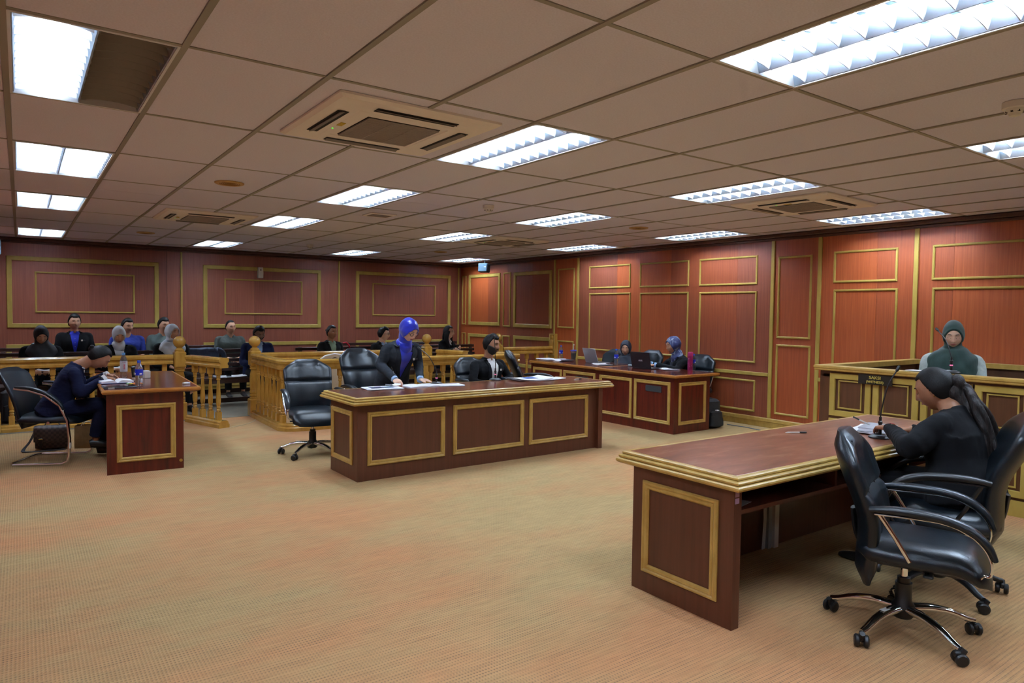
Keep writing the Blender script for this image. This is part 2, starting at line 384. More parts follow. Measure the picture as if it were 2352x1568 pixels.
# recessed louvre lights
EMI = mat('lamp_reflector', (214, 228, 240), .12, 1)
TUBE = mat('lamp_tube', (222, 238, 255), .5, emit=LAMP*4.5)
WHT = mat('lamp_white_metal', (225, 232, 238), .35)
ALU = mat('lamp_louvre', (226, 234, 242), .5)
MIRR = mat('lamp_mirror_metal', (206, 226, 244), .30, .945)
DGREY = mat('lamp_metal_painted_shade', (120, 112, 104), .4, .9)  # darkened copy of the lamp metal: the unlit half's shade is in the colour
GREY = mat('lamp_tube_painted_shade', (78, 72, 66), .5)  # switched-off tube, its shade put into this dark colour
def light_meshes():
    M = {}
    M['frame'] = mesh('light_frame', MB().frame((-.29, -.59, -.004), (1, 0, 0), (0, 1, 0), (0, 0, 1), .58, 1.18, [(0, .012), (0, 0), (.014, 0), (.014, .10)]), WHT, 0)
    M['half'] = mesh('light_half', MB().box((-.134, -.575, .088), (.134, .575, .094)), EMI, 0)
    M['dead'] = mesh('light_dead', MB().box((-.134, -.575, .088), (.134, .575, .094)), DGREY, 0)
    M['tube'] = mesh('light_tube', MB().tube([(0, -.56, .07), (0, .56, .07)], .013, 10), TUBE)
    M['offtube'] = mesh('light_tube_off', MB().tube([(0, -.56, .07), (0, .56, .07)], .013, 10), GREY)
    # one cross blade of the louvre: a thin V, wider at the top
    V = []
    for x in np.linspace(-.128, .128, 7):
        s = 1-(x/.128)**2; zb = .002+.016*s
        V.append([(x, -.0015, zb), (x, .0015, zb), (x, .022, .060), (x, -.022, .060)])
    M['blade'] = mesh('louvre_blade', MB().rings(V), ALU, 0)
    M['offblade'] = M['blade'].copy(); M['offblade'].materials[0] = DGREY  # same blade, with the unlit half's shade painted into its metal
    M['spine'] = mesh('louvre_spine', MB().rings([[(-.003, y, .001), (.003, y, .001), (.009, y, .02), (.024, y, .06), (.030, y, .094), (-.030, y, .094), (-.024, y, .06), (-.009, y, .02)] for y in (-.575, .575)]), MIRR, 30)
    return M
LM = light_meshes()
def ceiling_light(i, j, label, dead=False):
    t = thing('ceiling_light', label, 'ceiling light', (gx(i)+.3, gy(j)+.6, CEIL), 0, 'recessed louvre ceiling lights')
    obj('light_frame', LM['frame'], None, t)
    for k, x in enumerate((-.138, .138)):
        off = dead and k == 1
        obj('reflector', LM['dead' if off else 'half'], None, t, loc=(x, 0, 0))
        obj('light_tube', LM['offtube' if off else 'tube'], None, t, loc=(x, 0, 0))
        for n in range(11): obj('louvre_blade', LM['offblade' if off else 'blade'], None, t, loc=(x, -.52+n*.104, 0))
    for x in (-.274, 0, .274): obj('louvre_spine', LM['spine'], None, t, loc=(x, 0, 0))
    return t
colname = {0: 'far left row over the left wall side', 4: 'second row from the left', 8: 'third row from the left', 12: 'row along the panelled right wall'}
rown = {0: {1: 'nearest', 3: 'second', 5: 'third', 8: 'farthest'}, 4: {-1: 'nearest', 1: 'second', 3: 'third', 5: 'fourth', 8: 'farthest'}, 8: {-1: 'nearest', 1: 'second', 3: 'third', 5: 'fourth', 8: 'farthest'},
        12: {1: 'nearest in view', 3: 'second in view', 5: 'third in view', 8: 'farthest'}}
for (i, j) in LIGHTS:
    if (i, j) == (0, 1): lab = 'recessed ceiling light at top left with only half of it lit'
    elif (i, j) == (4, -1): lab = 'largest recessed louvre light, cut off at the top right of the photo'
    elif (i, j) == (4, 1): lab = 'lit louvre ceiling light beside the nearest large air conditioner'
    elif j in rown[i]: lab = 'lit recessed light, %s in the %s' % (rown[i][j], colname[i])
    else: lab = 'lit recessed louvre light behind the camera, in the %s' % colname[i]
    if j == -3 or (i, j) in ((0, -1), (12, -1)): lab = {(0, -3): 'lit recessed louvre light behind the camera, leftmost of the rearmost four', (4, -3): 'lit recessed louvre light behind the camera, second of the rearmost four', (8, -3): 'lit recessed louvre light behind the camera, third of the rearmost four', (12, -3): 'lit recessed louvre light behind the camera, nearest the panelled right wall', (0, -1): 'lit recessed louvre light straight above the camera by the left wall', (12, -1): 'lit recessed louvre light just outside the right edge of the photo'}[(i, j)]
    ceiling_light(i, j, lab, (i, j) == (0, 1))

# cassette air conditioners
ACW = mat('air_conditioner_white', (238, 234, 228), .5); GRL = mat('grille_grey', (176, 170, 164), .6)
def cassette(x, y, rz, label):
    t = thing('air_conditioner', label, 'air conditioner', (x, y, CEIL), rz, 'ceiling cassette air conditioners')
    h = .475; b = MB()
    b.frame((-h, -h, 0), (1, 0, 0), (0, 1, 0), (0, 0, -1), 2*h, 2*h, [(0, 0), (0, .012), (.02, .026), (.09, .030), (.10, .027), (.165, .030), (.175, .034), (.22, .034), (.225, .028)])
    b.box((-.26, -.26, -.030), (.26, .26, -.02)); obj('panel', b, ACW, t, smooth=20)
    g = MB()
    for k in range(26): g.box((-.215, -.215+k*.0172, -.040), (.215, -.209+k*.0172, -.031))
    for k in range(4): g.box((-.215+k*.142, -.215, -.041), (-.211+k*.142, .215, -.033))
    obj('grille', MB().box((-.22, -.22, -.033), (.22, .22, -.0295)), DARK, t, smooth=0)
    o = obj('grille_slats', g, GRL, t, smooth=0); o['kind'] = 'stuff'
    for k in range(4):
        M = Matrix.Rotation(k*PI/2, 4, 'Z'); s = MB(); s.M = M
        s.box((-.24, -.395, -.0325), (.24, -.335, -.030)); obj('air_slot', s, DARK, t, smooth=0)
        s = MB(); s.M = M @ Matrix.Translation((0, -.362, -.033)) @ Matrix.Rotation(R(16), 4, 'X'); s.box((-.235, -.022, -.002), (.235, .022, .002)); obj('air_flap', s, mat('flap_grey', (120, 114, 108), .5), t, smooth=0)
    obj('sticker', MB().box((-.30, -.04, -.0365), (-.27, .03, -.0335)), mat('yellow_sticker', (200, 170, 40), .6), t, smooth=0)
    obj('status_lamp', MB().box((-.298, .10, -.037), (-.290, .108, -.0335)), mat('green_led', (70, 200, 60), .5, emit=1.5), t, smooth=0)
for (x, y), l in zip(ACS, ('largest cassette air conditioner, with a yellow sticker, nearest the camera', 'cassette air conditioner at left, above the seated gallery men', 'cassette air conditioner near the panelled right wall between two lights', 'small distant cassette air conditioner above the dock and centre rail')):
    cassette(x, y, 0 if x < 5 else R(3), l)

# ceiling speakers, detectors, vent
SPK = noisy('speaker_cream', [(186, 148, 88), (204, 168, 104)], (30, 30, 30), .5)
for (x, y), l in (((1.454, 6.161), 'round yellowed ceiling speaker, nearest, behind the largest air conditioner'), ((1.462, 10.985), 'round yellowed ceiling speaker at far left above the gallery'), ((6.218, 6.013), 'round yellowed ceiling speaker on the right side of the ceiling'), ((6.102, 10.721), 'round yellowed ceiling speaker, farthest, above the room corner')):
    t = thing('ceiling_speaker', l, 'speaker', (x, y, CEIL), 0, 'round ceiling speakers')
    obj('rim', MB().lathe([(.118, 0), (.118, -.006), (.108, -.012), (.088, -.012), (.084, -.006), (.0, -.006)], 32), SPK, t)
    g = MB()
    for k in range(5): g.tube([(math.cos(a)*(.016+k*.016), math.sin(a)*(.016+k*.016), -.008) for a in np.linspace(0, 2*PI, 24, endpoint=False)], .0022, 4, loop=True)
    o = obj('grille', g, mat('speaker_mesh', (150, 116, 64), .6), t); o['kind'] = 'stuff'
for (x, y), l in (((3.819, 5.755), 'white smoke detector hanging in the middle of the ceiling'), ((3.992, 1.342), 'white smoke detector at the right edge, nearest the camera'), ((3.846, 11.033), 'tiny distant smoke detector towards the rear wall')):
    t = thing('smoke_detector', l, 'detector', (x, y, CEIL), 0, 'smoke detectors')
    obj('base', MB().lathe([(.055, 0), (.055, -.03), (.050, -.034), (0, -.034)], 24), WPLAST, t)
    obj('sensor_head', MB().lathe([(.046, -.03), (.04, -.05), (.026, -.054), (.024, -.066), (0, -.068)], 24), WPLAST, t)
    b = MB()
    for k in range(8): a = k*PI/4; b.box((.036*math.cos(a)-.005, .036*math.sin(a)-.005, -.052), (.036*math.cos(a)+.005, .036*math.sin(a)+.005, -.044))
    obj('vent_slots', b, DARK, t, smooth=0)
t = thing('exhaust_vent', 'small grey exhaust vent in a half board beyond the second light', 'vent', (3.26, 7.1, CEIL), 0)
obj('vent_frame', MB().frame((-.15, -.13, 0), (1, 0, 0), (0, 1, 0), (0, 0, -1), .3, .26, [(0, 0), (0, .008), (.02, .014), (.03, .012), (.03, 0)]), ACW, t, smooth=20)
b = MB().box((-.12, -.1, -.004), (.12, .1, -.001)); obj('vent_back', b, DARK, t, smooth=0)
for k in range(9): b = MB(); b.M = Matrix.Translation((0, -.09+k*.0225, -.008)) @ Matrix.Rotation(R(35), 4, 'X'); obj('vent_slat', b.box((-.12, -.008, -.001), (.12, .008, .001)), GRL, t, smooth=0)

# wall mounted things
t = thing('wall_speaker', 'dark box speaker on a ceiling bracket in the far room corner', 'speaker', (7.72, 11.75, CEIL), R(-58))
obj('bracket', MB().tube([(0, 0, 0), (0, 0, -.09)], .014, 8).box((-.04, -.03, -.01), (.04, .03, 0)), PLASTIC, t)
b = MB(); b.M = Matrix.Rotation(R(-8), 4, 'X')
b.box((-.105, -.08, -.26), (.105, .08, -.08), .02); obj('cabinet', b, mat('speaker_blue_grey', (44, 66, 82), .5), t)
b = MB(); b.M = Matrix.Rotation(R(-8), 4, 'X'); b.box((-.092, -.086, -.25), (.092, -.078, -.09), .003); obj('grille', b, noisy('speaker_cloth', [(60, 88, 106), (80, 108, 126)], (200, 200, 200), .7), t)
b = MB(); b.M = Matrix.Rotation(R(-8), 4, 'X'); b.box((.035, -.089, -.165), (.075, -.085, -.155)); obj('badge', b, WHITE, t)
t = thing('wall_speaker', 'pale speaker on the left edge of the photo under the ceiling', 'speaker', (XL+.1, 12.6, CEIL-.22), R(40))
obj('cabinet', MB().box((-.09, -.07, -.1), (.09, .07, .14), .02), mat('speaker_grey', (70, 90, 104), .5), t)
obj('bracket', MB().box((-.02, .05, .0), (.02, .14, .05)), PLASTIC, t)
t = thing('air_freshener', 'white air freshener dispenser on the rear wall', 'dispenser', (3.65, YB, 2.06), 0)
b = MB(); b.rings([[(-.048, 0, 0), (.048, 0, 0), (.044, -.06, .004), (-.044, -.06, .004)], [(-.05, 0, .1), (.05, 0, .1), (.044, -.075, .1), (-.044, -.075, .1)], [(-.048, 0, .2), (.048, 0, .2), (.04, -.055, .2), (-.04, -.055, .2)]])
obj('housing', b, WPLAST, t); obj('nozzle', MB().lathe([(.0, .0), (.012, .0), (.012, .006), (0, .006)], 12, (0, -.068, .15), ax='y'), DARK, t)
obj('brand_band', MB().box((-.02, -.064, .182), (.02, -.058, .188)), GRL, t, smooth=0)
# ------------------------------------------------------------------ desks
MOULD_TOP = [(0, -.066), (.040, -.066), (.050, -.060), (.055, -.052), (.054, -.044), (.048, -.039), (.037, -.037), (.043, -.032), (.044, -.025), (.038, -.019), (.026, -.017), (.030, -.012), (.029, -.005), (.022, 0), (0, 0)]
PANEL_M = [(0, 0), (0, .008), (.006, .016), (.014, .018), (.022, .012), (.026, .016), (.036, .014), (.044, .006), (.044, 0)]
def fill(t, x0, x1, y0, y1, h, wood, lip=.05, mould=MOULD_TOP, mname='edge_moulding', mm=None):
    """table top: veneered board inside a gold profiled edge; outer edges at x0..x1, y0..y1"""
    obj('tabletop', MB().box((x0+lip, y0+lip, h-.045), (x1-lip, y1-lip, h+.0008), .002), wood, t, smooth=0)
    obj(mname, MB().sweep([(x0+lip, y0+lip), (x1-lip, y0+lip), (x1-lip, y1-lip), (x0+lip, y1-lip)], [(o, z+h) for o, z in mould], closed=True), mm or GOLD2, t, smooth=25)
# central desk
H1 = .735
t1 = thing('courtroom_desk', 'long central desk with three framed panels across its front', 'desk', (2.34, 5.52, 0), R(.9))
t1c = t1
fill(t1, -.07, 2.99, -.08, .68, H1, DTOP)
fp1 = obj('front_panel', MB().box((.0, 0, 0), (2.86, .03, H1-.05)), DESK, t1, smooth=0)
sp1 = obj('side_panel', MB().box((0, .03, 0), (.03, .60, H1-.05)), DESK, t1, smooth=0)
obj('side_panel', MB().box((2.80, -.045, 0), (2.86, .60, H1-.05)), DESK, t1, smooth=0)
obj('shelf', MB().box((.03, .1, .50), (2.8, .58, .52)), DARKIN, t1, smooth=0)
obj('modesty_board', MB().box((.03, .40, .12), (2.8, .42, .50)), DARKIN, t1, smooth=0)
obj('corner_post', MB().box((-.002, -.004, 0), (.045, .03, H1-.05)), DESK, t1, smooth=0)
for x0, x1 in ((.09, .87), (.96, 1.80), (1.87, 2.68)):
    obj('panel_moulding', MB().frame((x0, 0, .13), (1, 0, 0), (0, 0, 1), (0, -1, 0), x1-x0, .47, PANEL_M), GOLD2, fp1, smooth=25)
obj('panel_moulding', MB().frame((0, .56, .13), (0, -1, 0), (0, 0, 1), (-1, 0, 0), .46, .47, PANEL_M), GOLD2, sp1, smooth=25)
# right foreground desk, open side to the chairs
t3 = thing('courtroom_desk', 'worn desk in the right foreground with an open knee side', 'desk', (2.69, 1.955, 0), 0)
H3 = .735
fill(t3, -.045, 2.62, -.055, .73, H3, DTOP3)
sp3 = obj('side_panel', MB().box((0, 0, 0), (.055, .645, H3-.05)), DESK, t3, smooth=0)
obj('side_panel', MB().box((2.50, 0, 0), (2.555, .645, H3-.05)), DESK, t3, smooth=0)
fp3 = obj('front_panel', MB().box((.055, .60, 0), (2.50, .63, H3-.05)), DESK, t3, smooth=0)
obj('shelf', MB().box((.055, .0, .545), (2.50, .60, .565)), DESK, t3, smooth=0)
for x in (.88, 1.70): obj('shelf_divider', MB().box((x, .005, .565), (x+.02, .60, H3-.05)), DESK, t3, smooth=0)
obj('panel_moulding', MB().frame((0, .57, .11), (0, -1, 0), (0, 0, 1), (-1, 0, 0), .485, .49, PANEL_M), GOLD2, sp3, smooth=25)
for x0 in (.08, .92, 1.76):
    obj('panel_moulding', MB().frame((x0+.7, .63, .11), (-1, 0, 0), (0, 0, 1), (0, 1, 0), .66, .49, PANEL_M), GOLD2, fp3, smooth=25)
for z in (.632, .600): obj('sticker', MB().box((.006, -.001, z), (.036, .001, z+.026)), mat('violet_sticker', (176, 150, 190), .6), sp3, smooth=0)
obj('cable_duct', MB().box((1.20, .565, 0), (1.245, .60, .545)), WPLAST, t3, smooth=0)
obj('cable_duct', MB().box((1.15, .575, 0), (1.185, .60, .545)), mat('duct_grey', (150, 156, 158), .5), t3, smooth=0)
b = MB()
for k in range(3): b.tube([(1.10+.012*k, .585, .005), (1.105+.01*k, .58, .2), (1.095+.013*k, .585, .545)], .004, 5)
obj('cable', b, WPLAST, t3)
# left desk
LM2 = [(0, -.036), (.012, -.036), (.022, -.028), (.026, -.016), (.022, -.004), (.012, 0), (0, 0)]
LEFTG = noisy('orange_edge', [(156, 96, 34), (186, 126, 56)], (8, 8, 8), .3, 4, coat=.3)
tl = thing('courtroom_desk', 'reddish desk at left where the navy suited woman writes', 'desk', (.60, 6.92, 0), R(-2.2))
fill(tl, -.04, .76, -.05, 1.85, .755, DTOPX, .026, LM2, mm=LEFTG)
spl = obj('side_panel', MB().box((0, 0, 0), (.615, .028, .72)), DESKR, tl, smooth=0)
obj('side_panel', MB().box((0, 1.75, 0), (.615, 1.778, .72)), DESKR, tl, smooth=0)
obj('front_panel', MB().box((.575, .028, 0), (.60, 1.75, .72)), DESKR, tl, smooth=0)
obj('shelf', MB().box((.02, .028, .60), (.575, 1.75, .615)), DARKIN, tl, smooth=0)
obj('panel_moulding', MB().frame((.075, 0, .105), (1, 0, 0), (0, 0, 1), (0, -1, 0), .475, .51, PANEL_M), GOLD2, spl, smooth=25)
obj('lock', MB().lathe([(0, 0), (.014, 0), (.014, .006), (.008, .010), (0, .010)], 16, (.59, -.011, .075), ax='y'), mat('brass', (190, 160, 90), .3, 1), spl)
for y0 in (.08, .93): obj('panel_moulding', MB().frame((.60, y0, .105), (0, 1, 0), (0, 0, 1), (1, 0, 0), .76, .5, PANEL_M), GOLD2, tl, smooth=25)
# right desk pair along the wall
def side_desk(x, y, L, label, rz, end=True, h=.735):
    t = thing('courtroom_desk', label, 'desk', (x, y, 0), rz)
    fill(t, -.05, .82, -.06 if end else .0, L+.0, h, DTOPX, .024, LM2, mm=LEFTG)
    fpn = obj('front_panel', MB().box((0, 0, 0), (.025, L, h-.036)), DESKR, t, smooth=0)
    spn = obj('side_panel', MB().box((.025, 0, 0), (.70, .028, h-.036)), DESKR, t, smooth=0)
    obj('side_panel', MB().box((.025, L-.03, 0), (.70, L-.002, h-.036)), DESKR, t, smooth=0)
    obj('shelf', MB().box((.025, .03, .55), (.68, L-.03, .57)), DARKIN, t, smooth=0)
    k = (L-.09)/2
    for y0 in (.055, .055+k+.01):
        obj('panel_moulding', MB().frame((0, y0+k-.03, .11), (0, -1, 0), (0, 0, 1), (-1, 0, 0), k-.03, .53, PANEL_M), GOLD2, fpn, smooth=25)
    obj('label_plate', MB().box((-.008, .20, .50), (0, .46, .575)), mat('slate_plate', (56, 62, 68), .5), fpn, smooth=0)
    if end: obj('panel_moulding', MB().frame((.085, 0, .105), (1, 0, 0), (0, 0, 1), (0, -1, 0), .53, .53, PANEL_M), GOLD2, spn, smooth=25)
    return t
side_desk(6.53, 5.66, 1.36, 'dark red desk by the right wall with two women and laptops', R(1.2))
side_desk(6.555, 7.05, 1.50, 'dark red desk by the right wall, farther one, with a tall cup', R(1.5), False)

# ------------------------------------------------------------------ witness box
WX0, WX1, WY0, WY1 = 6.06, 7.93, 3.50, -.6
WB = noisy('witness_brown', [(74, 44, 26), (98, 62, 38)], (20, 20, 1.5), .4, 6)
tw = thing('witness_box', 'panelled witness box with gold frames and a black sign', 'witness box', (WX0, WY0, 0), 0)
D = WY0-WY1; W = WX1-WX0
b = MB().box((0, -D, .0), (.03, 0, .985)); fpw = obj('front_panel', b, WB, tw, smooth=0)
obj('side_panel', MB().box((.03, -.03, 0), (W, 0, .985)), WB, tw, smooth=0)
obj('side_panel', MB().box((.03, -D, 0), (W, -D+.03, .985)), WB, tw, smooth=0)
obj('rear_panel', MB().box((W-.03, -D+.03, 0), (W, -.03, .985)), WB, tw, smooth=0)
obj('platform', MB().box((.03, -D+.03, 0), (W-.03, -.03, .18)), CARPETG, tw, smooth=0)
RP = [(-.07, .985), (.035, .985), (.04, .992), (.04, 1.004), (.045, 1.010), (.045, 1.026), (.04, 1.032), (-.07, 1.032)]
obj('top_rail', MB().sweep([(0, 0), (0, -D), (W, -D), (W, 0)], [(-o if False else o, z) for o, z in RP], closed=True), GOLD2, tw, smooth=25)
for k in range(10):
    a = -.10-k*.393
    for z0, hh in ((.575, .39), (.14, .41)):
        obj('frame_moulding', MB().frame((0, a, z0), (0, -1, 0), (0, 0, 1), (-1, 0, 0), .375, hh, [(0, 0), (0, .014), (.004, .018), (.048, .018), (.052, .010), (.052, 0)]), GOLD, fpw, smooth=20)
        obj('panel_moulding', MB().frame((0, a-.08, z0+.07), (0, -1, 0), (0, 0, 1), (-1, 0, 0), .215, hh-.13, [(0, 0), (0, .008), (.003, .010), (.010, .010), (.013, 0)]), GOLD, fpw, smooth=20)
obj('frame_moulding', MB().box((0, -D, 0), (-.02, 0, .12)), GOLD, tw, smooth=0)
obj('ledge', MB().box((.0, -D+.03, .93), (.34, -.03, .955)), WB, tw, smooth=0)
sg = obj('sign_board', MB().box((-.036, -.665, .893), (-.028, -.375, .978)), mat('sign_black', (24, 22, 18), .4), tw, smooth=0)
GLET = mat('sign_gold_letters', (214, 196, 96), .5)
def text(s, size, loc, rot, m, parent, name='lettering', ext=.001, wx=1):
    cu = bpy.data.curves.new(name, 'FONT'); cu.body = s; cu.size = size; cu.extrude = ext; cu.align_x = 'CENTER'; cu.align_y = 'CENTER'; cu.offset = size*.012
    o = bpy.data.objects.new('tmp', cu); C.objects.link(o); bpy.context.view_layer.update()
    me = bpy.data.meshes.new_from_object(o.evaluated_get(bpy.context.evaluated_depsgraph_get())); bpy.data.objects.remove(o)
    me.materials.clear(); me.materials.append(m)
    q = bpy.data.objects.new(name, me); C.objects.link(q); q.parent = parent; q.location = loc; q.rotation_euler = rot; q.scale = (wx, 1, 1)
    return q
text('SAKSI', .036, (-.038, -.52, .953), (R(90), 0, R(-90)), GLET, sg, wx=1.15)
text('(WITNESS)', .029, (-.038, -.52, .916), (R(90), 0, R(-90)), GLET, sg, wx=1.1)

# ------------------------------------------------------------------ balustrades
def lathe_me(nm, prof, n=14, extra=None, m=HONEY):
    b = MB().lathe(prof, n)
    for lo, hi, bv in (extra or []): b.box(lo, hi, bv)
    return mesh(nm, b, m, 35)
BAL = lathe_me('baluster', [(.0, .20), (.024, .20), (.026, .215), (.018, .225), (.026, .235), (.026, .25), (.018, .258), (.024, .27), (.028, .29), (.030, .34), (.026, .42), (.018, .56), (.017, .585), (.025, .592), (.025, .605), (.018, .612), (.025, .622), (.025, .634), (.02, .645), (0, .645)], 12,
    [((-.03, -.03, .085), (.03, .03, .19), .004), ((-.022, -.022, .19), (.022, .022, .203), .006), ((-.03, -.03, .655), (.03, .03, .76), .004), ((-.022, -.022, .640), (.022, .022, .658), .006)])
RAILP = [(-.055, .745), (.055, .745), (.060, .752), (.060, .775), (.050, .785), (.047, .80), (.050, .812), (.064, .820), (.066, .850), (.058, .864), (.035, .872), (-.035, .872), (-.058, .864), (-.066, .850), (-.064, .820), (-.050, .812), (-.047, .80), (-.050, .785), (-.060, .775), (-.060, .752)]
PLINP = [(-.07, 0), (.07, 0), (.07, .04), (.062, .048), (.056, .052), (.056, .072), (.046, .082), (.035, .09), (-.035, .09), (-.046, .082), (-.056, .072), (-.056, .052), (-.062, .048), (-.07, .04)]
def balustrade(label, path, spacing, cat='railing', name='balustrade', inset=.1, rz=0, origin=None):
    """path in plan, first point is the origin"""
    o = origin or path[0]; P = [(p[0]-o[0], p[1]-o[1]) for p in path]
    t = thing(name, label, cat, (o[0], o[1], 0), rz)
    obj('handrail', MB().sweep(P, RAILP), HONEY, t, smooth=30); obj('plinth', MB().sweep(P, PLINP), HONEY, t, smooth=30)
    L = [0]
    for i in range(1, len(P)): L.append(L[-1]+math.dist(P[i-1], P[i]))
    n = max(1, int((L[-1]-2*inset)/spacing)); st = (L[-1]-2*inset)/n
    for k in range(n+1):
        d = inset+k*st
        for i in range(1, len(P)):
            if d <= L[i]+1e-6: break
        f = (d-L[i-1])/(L[i]-L[i-1]); x = P[i-1][0]+(P[i][0]-P[i-1][0])*f; y = P[i-1][1]+(P[i][1]-P[i-1][1])*f
        obj('baluster', BAL, None, t, loc=(x, y, 0), rot=(0, 0, math.atan2(P[i][1]-P[i-1][1], P[i][0]-P[i-1][0])))
    return t
def post(x, y, label):
    t = thing('newel_post', label, 'post', (x, y, 0), 0, 'ball topped newel posts')
    b = MB(); b.box((-.078, -.078, 0), (.078, .078, .24), .01); b.box((-.072, -.072, .70), (.072, .072, .905), .012); b.box((-.06, -.06, .9), (.06, .06, .92), .01)
    b.lathe([(.0, .24), (.068, .24), (.07, .26), (.055, .27), (.068, .285), (.068, .30), (.055, .31), (.068, .325), (.068, .345), (.06, .36), (.066, .42), (.068, .5), (.062, .58), (.052, .63), (.052, .645), (.066, .652), (.066, .668), (.056, .676), (.066, .684), (.066, .70), (0, .70)], 20)
    obj('post_shaft', b, HONEY, t, smooth=30)
    pr = [(0, .915), (.056, .915), (.058, .93), (.05, .938), (.034, .952), (.036, .962)]+[(.078*math.sin(a), 1.035-.078*math.cos(a)) for a in np.linspace(.55, PI-.02, 14)]
    obj('ball_finial', MB().lathe(pr, 24), HONEY, t)
    return t
post(-.28, 9.92, 'ball topped post at the left edge of the photo')
post(1.70, 9.9, 'ball topped post where the left railing meets the open gate')
post(2.63, 9.78, 'ball topped post at the left rear corner of the dock')
post(5.39, 9.9, 'ball topped post just right of the blue headscarf woman')
post(6.77, 9.86, 'ball topped post behind the bearded man at the centre desk')
balustrade('honey coloured balustrade across the left gallery front', [(-.2, 9.92), (1.62, 9.92)], .2)
g = balustrade('short open gate of four balusters by the left railing post', [(1.79, 9.72), (2.04, 8.95)], .17, 'gate', 'railing_gate', .13)
# dock: left side, rounded near corner, long near side
q = [(2.62, 9.70)]+[(2.60, 8.52)]+[(2.60+.16*(1-math.cos(a)), 8.46-.16*math.sin(a)) for a in np.linspace(.15, PI/2-.1, 5)]+[(2.84, 8.29), (6.02, 8.24)]
balustrade('dock balustrade with a rounded corner, nearest the empty armchair', q, .178, inset=.16)
balustrade('rear balustrade of the dock, in front of the benches', [(2.72, 9.85), (5.3, 9.9)], .19)
balustrade('right end balustrade of the dock behind the bearded man', [(6.02, 8.34), (6.02, 8.9)], .18, inset=.12)
balustrade('half open inner gate beside the post by the blue headscarf woman', [(5.50, 9.70), (5.66, 9.14)], .17, 'gate', 'railing_gate', .12)
balustrade('short railing piece left of the post behind the bearded man', [(6.33, 9.44), (6.62, 9.71)], .16, 'gate', 'railing_gate', .12)
balustrade('balustrade running from the far post to the right wall', [(6.86, 9.86), (7.94, 9.84)], .19)
t = thing('wall_bracket_post', 'carved flat post holding the railing on the right wall', 'post', (7.99, 9.84, 0))
obj('board', MB().box((-.02, -.075, 0), (.055, .075, 1.10), .008), HONEY, t, smooth=0)
obj('board_moulding', MB().frame((-.02, .075, .70), (0, -1, 0), (0, 0, 1), (-1, 0, 0), .15, .40, [(0, 0), (0, .006), (.014, .010), (.018, 0)]), GOLD2, t, smooth=20)
obj('rosette', MB().ell((-.022, 0, 1.03), (.016, .036, .036)), HONEY, t)
obj('carved_drop', MB().loft([(-.02, 0, .72), (-.03, 0, .80), (-.045, 0, .9), (-.02, 0, .99)], [(.02, .01), (.05, .02), (.055, .025), (.05, .01)], side=(0, 1, 0)), HONEY, t)

# ------------------------------------------------------------------ gallery benches
def bench(x0, x1, y, label):
    """slatted bench facing the court (-y); y = front edge of the seat"""
    t = thing('slatted_bench', label, 'bench', ((x0+x1)/2, y, 0), 0, 'slatted gallery benches'); h = (x1-x0)/2
    for k in range(4): obj('seat_slat', MB().box((-h, .005+k*.105, .40), (h, .095+k*.105, .43), .004), BENCH, t, smooth=0)
    obj('seat_apron', MB().box((-h, .0, .345), (h, .025, .40), .004), BENCH, t, smooth=0)
    for k, z in enumerate((.50, .572, .645, .718, .792)): obj('back_slat', MB().box((-h, .425+k*.014, z), (h, .445+k*.014, z+.052), .004), BENCH, t, smooth=0)
    n = max(2, int(2*h/1.6)+1)
    for i in range(n):
        x = -h+.08+i*(2*h-.16)/(n-1)
        obj('leg', MB().box((x-.03, .02, 0), (x+.03, .075, .40), .004), BENCH, t, smooth=0)
        obj('leg', MB().rings([[(x-.03, .40, 0), (x+.03, .40, 0), (x+.03, .45, 0), (x-.03, .45, 0)], [(x-.03, .41, .42), (x+.03, .41, .42), (x+.03, .46, .42), (x-.03, .46, .42)], [(x-.03, .49, .85), (x+.03, .49, .85), (x+.03, .515, .85), (x-.03, .515, .85)]]), BENCH, t, smooth=0)
        obj('foot_beam', MB().box((x-.035, .0, 0), (x+.035, .5, .05), .004), BENCH, t, smooth=0)
    obj('foot_beam', MB().box((-h, .40, 0.0), (h, .44, .075), .004), BENCH, t, smooth=0)
    return t
bench(-.3, 3.35, 10.98, 'front row slatted bench at left, behind the open gate')
bench(3.75, 7.3, 10.98, 'front row slatted bench behind the dock')
bench(-.3, 3.6, 12.3, 'rear row slatted bench at left against the wall')
bench(4.9, 7.7, 12.3, 'rear row slatted bench at right near the corner')

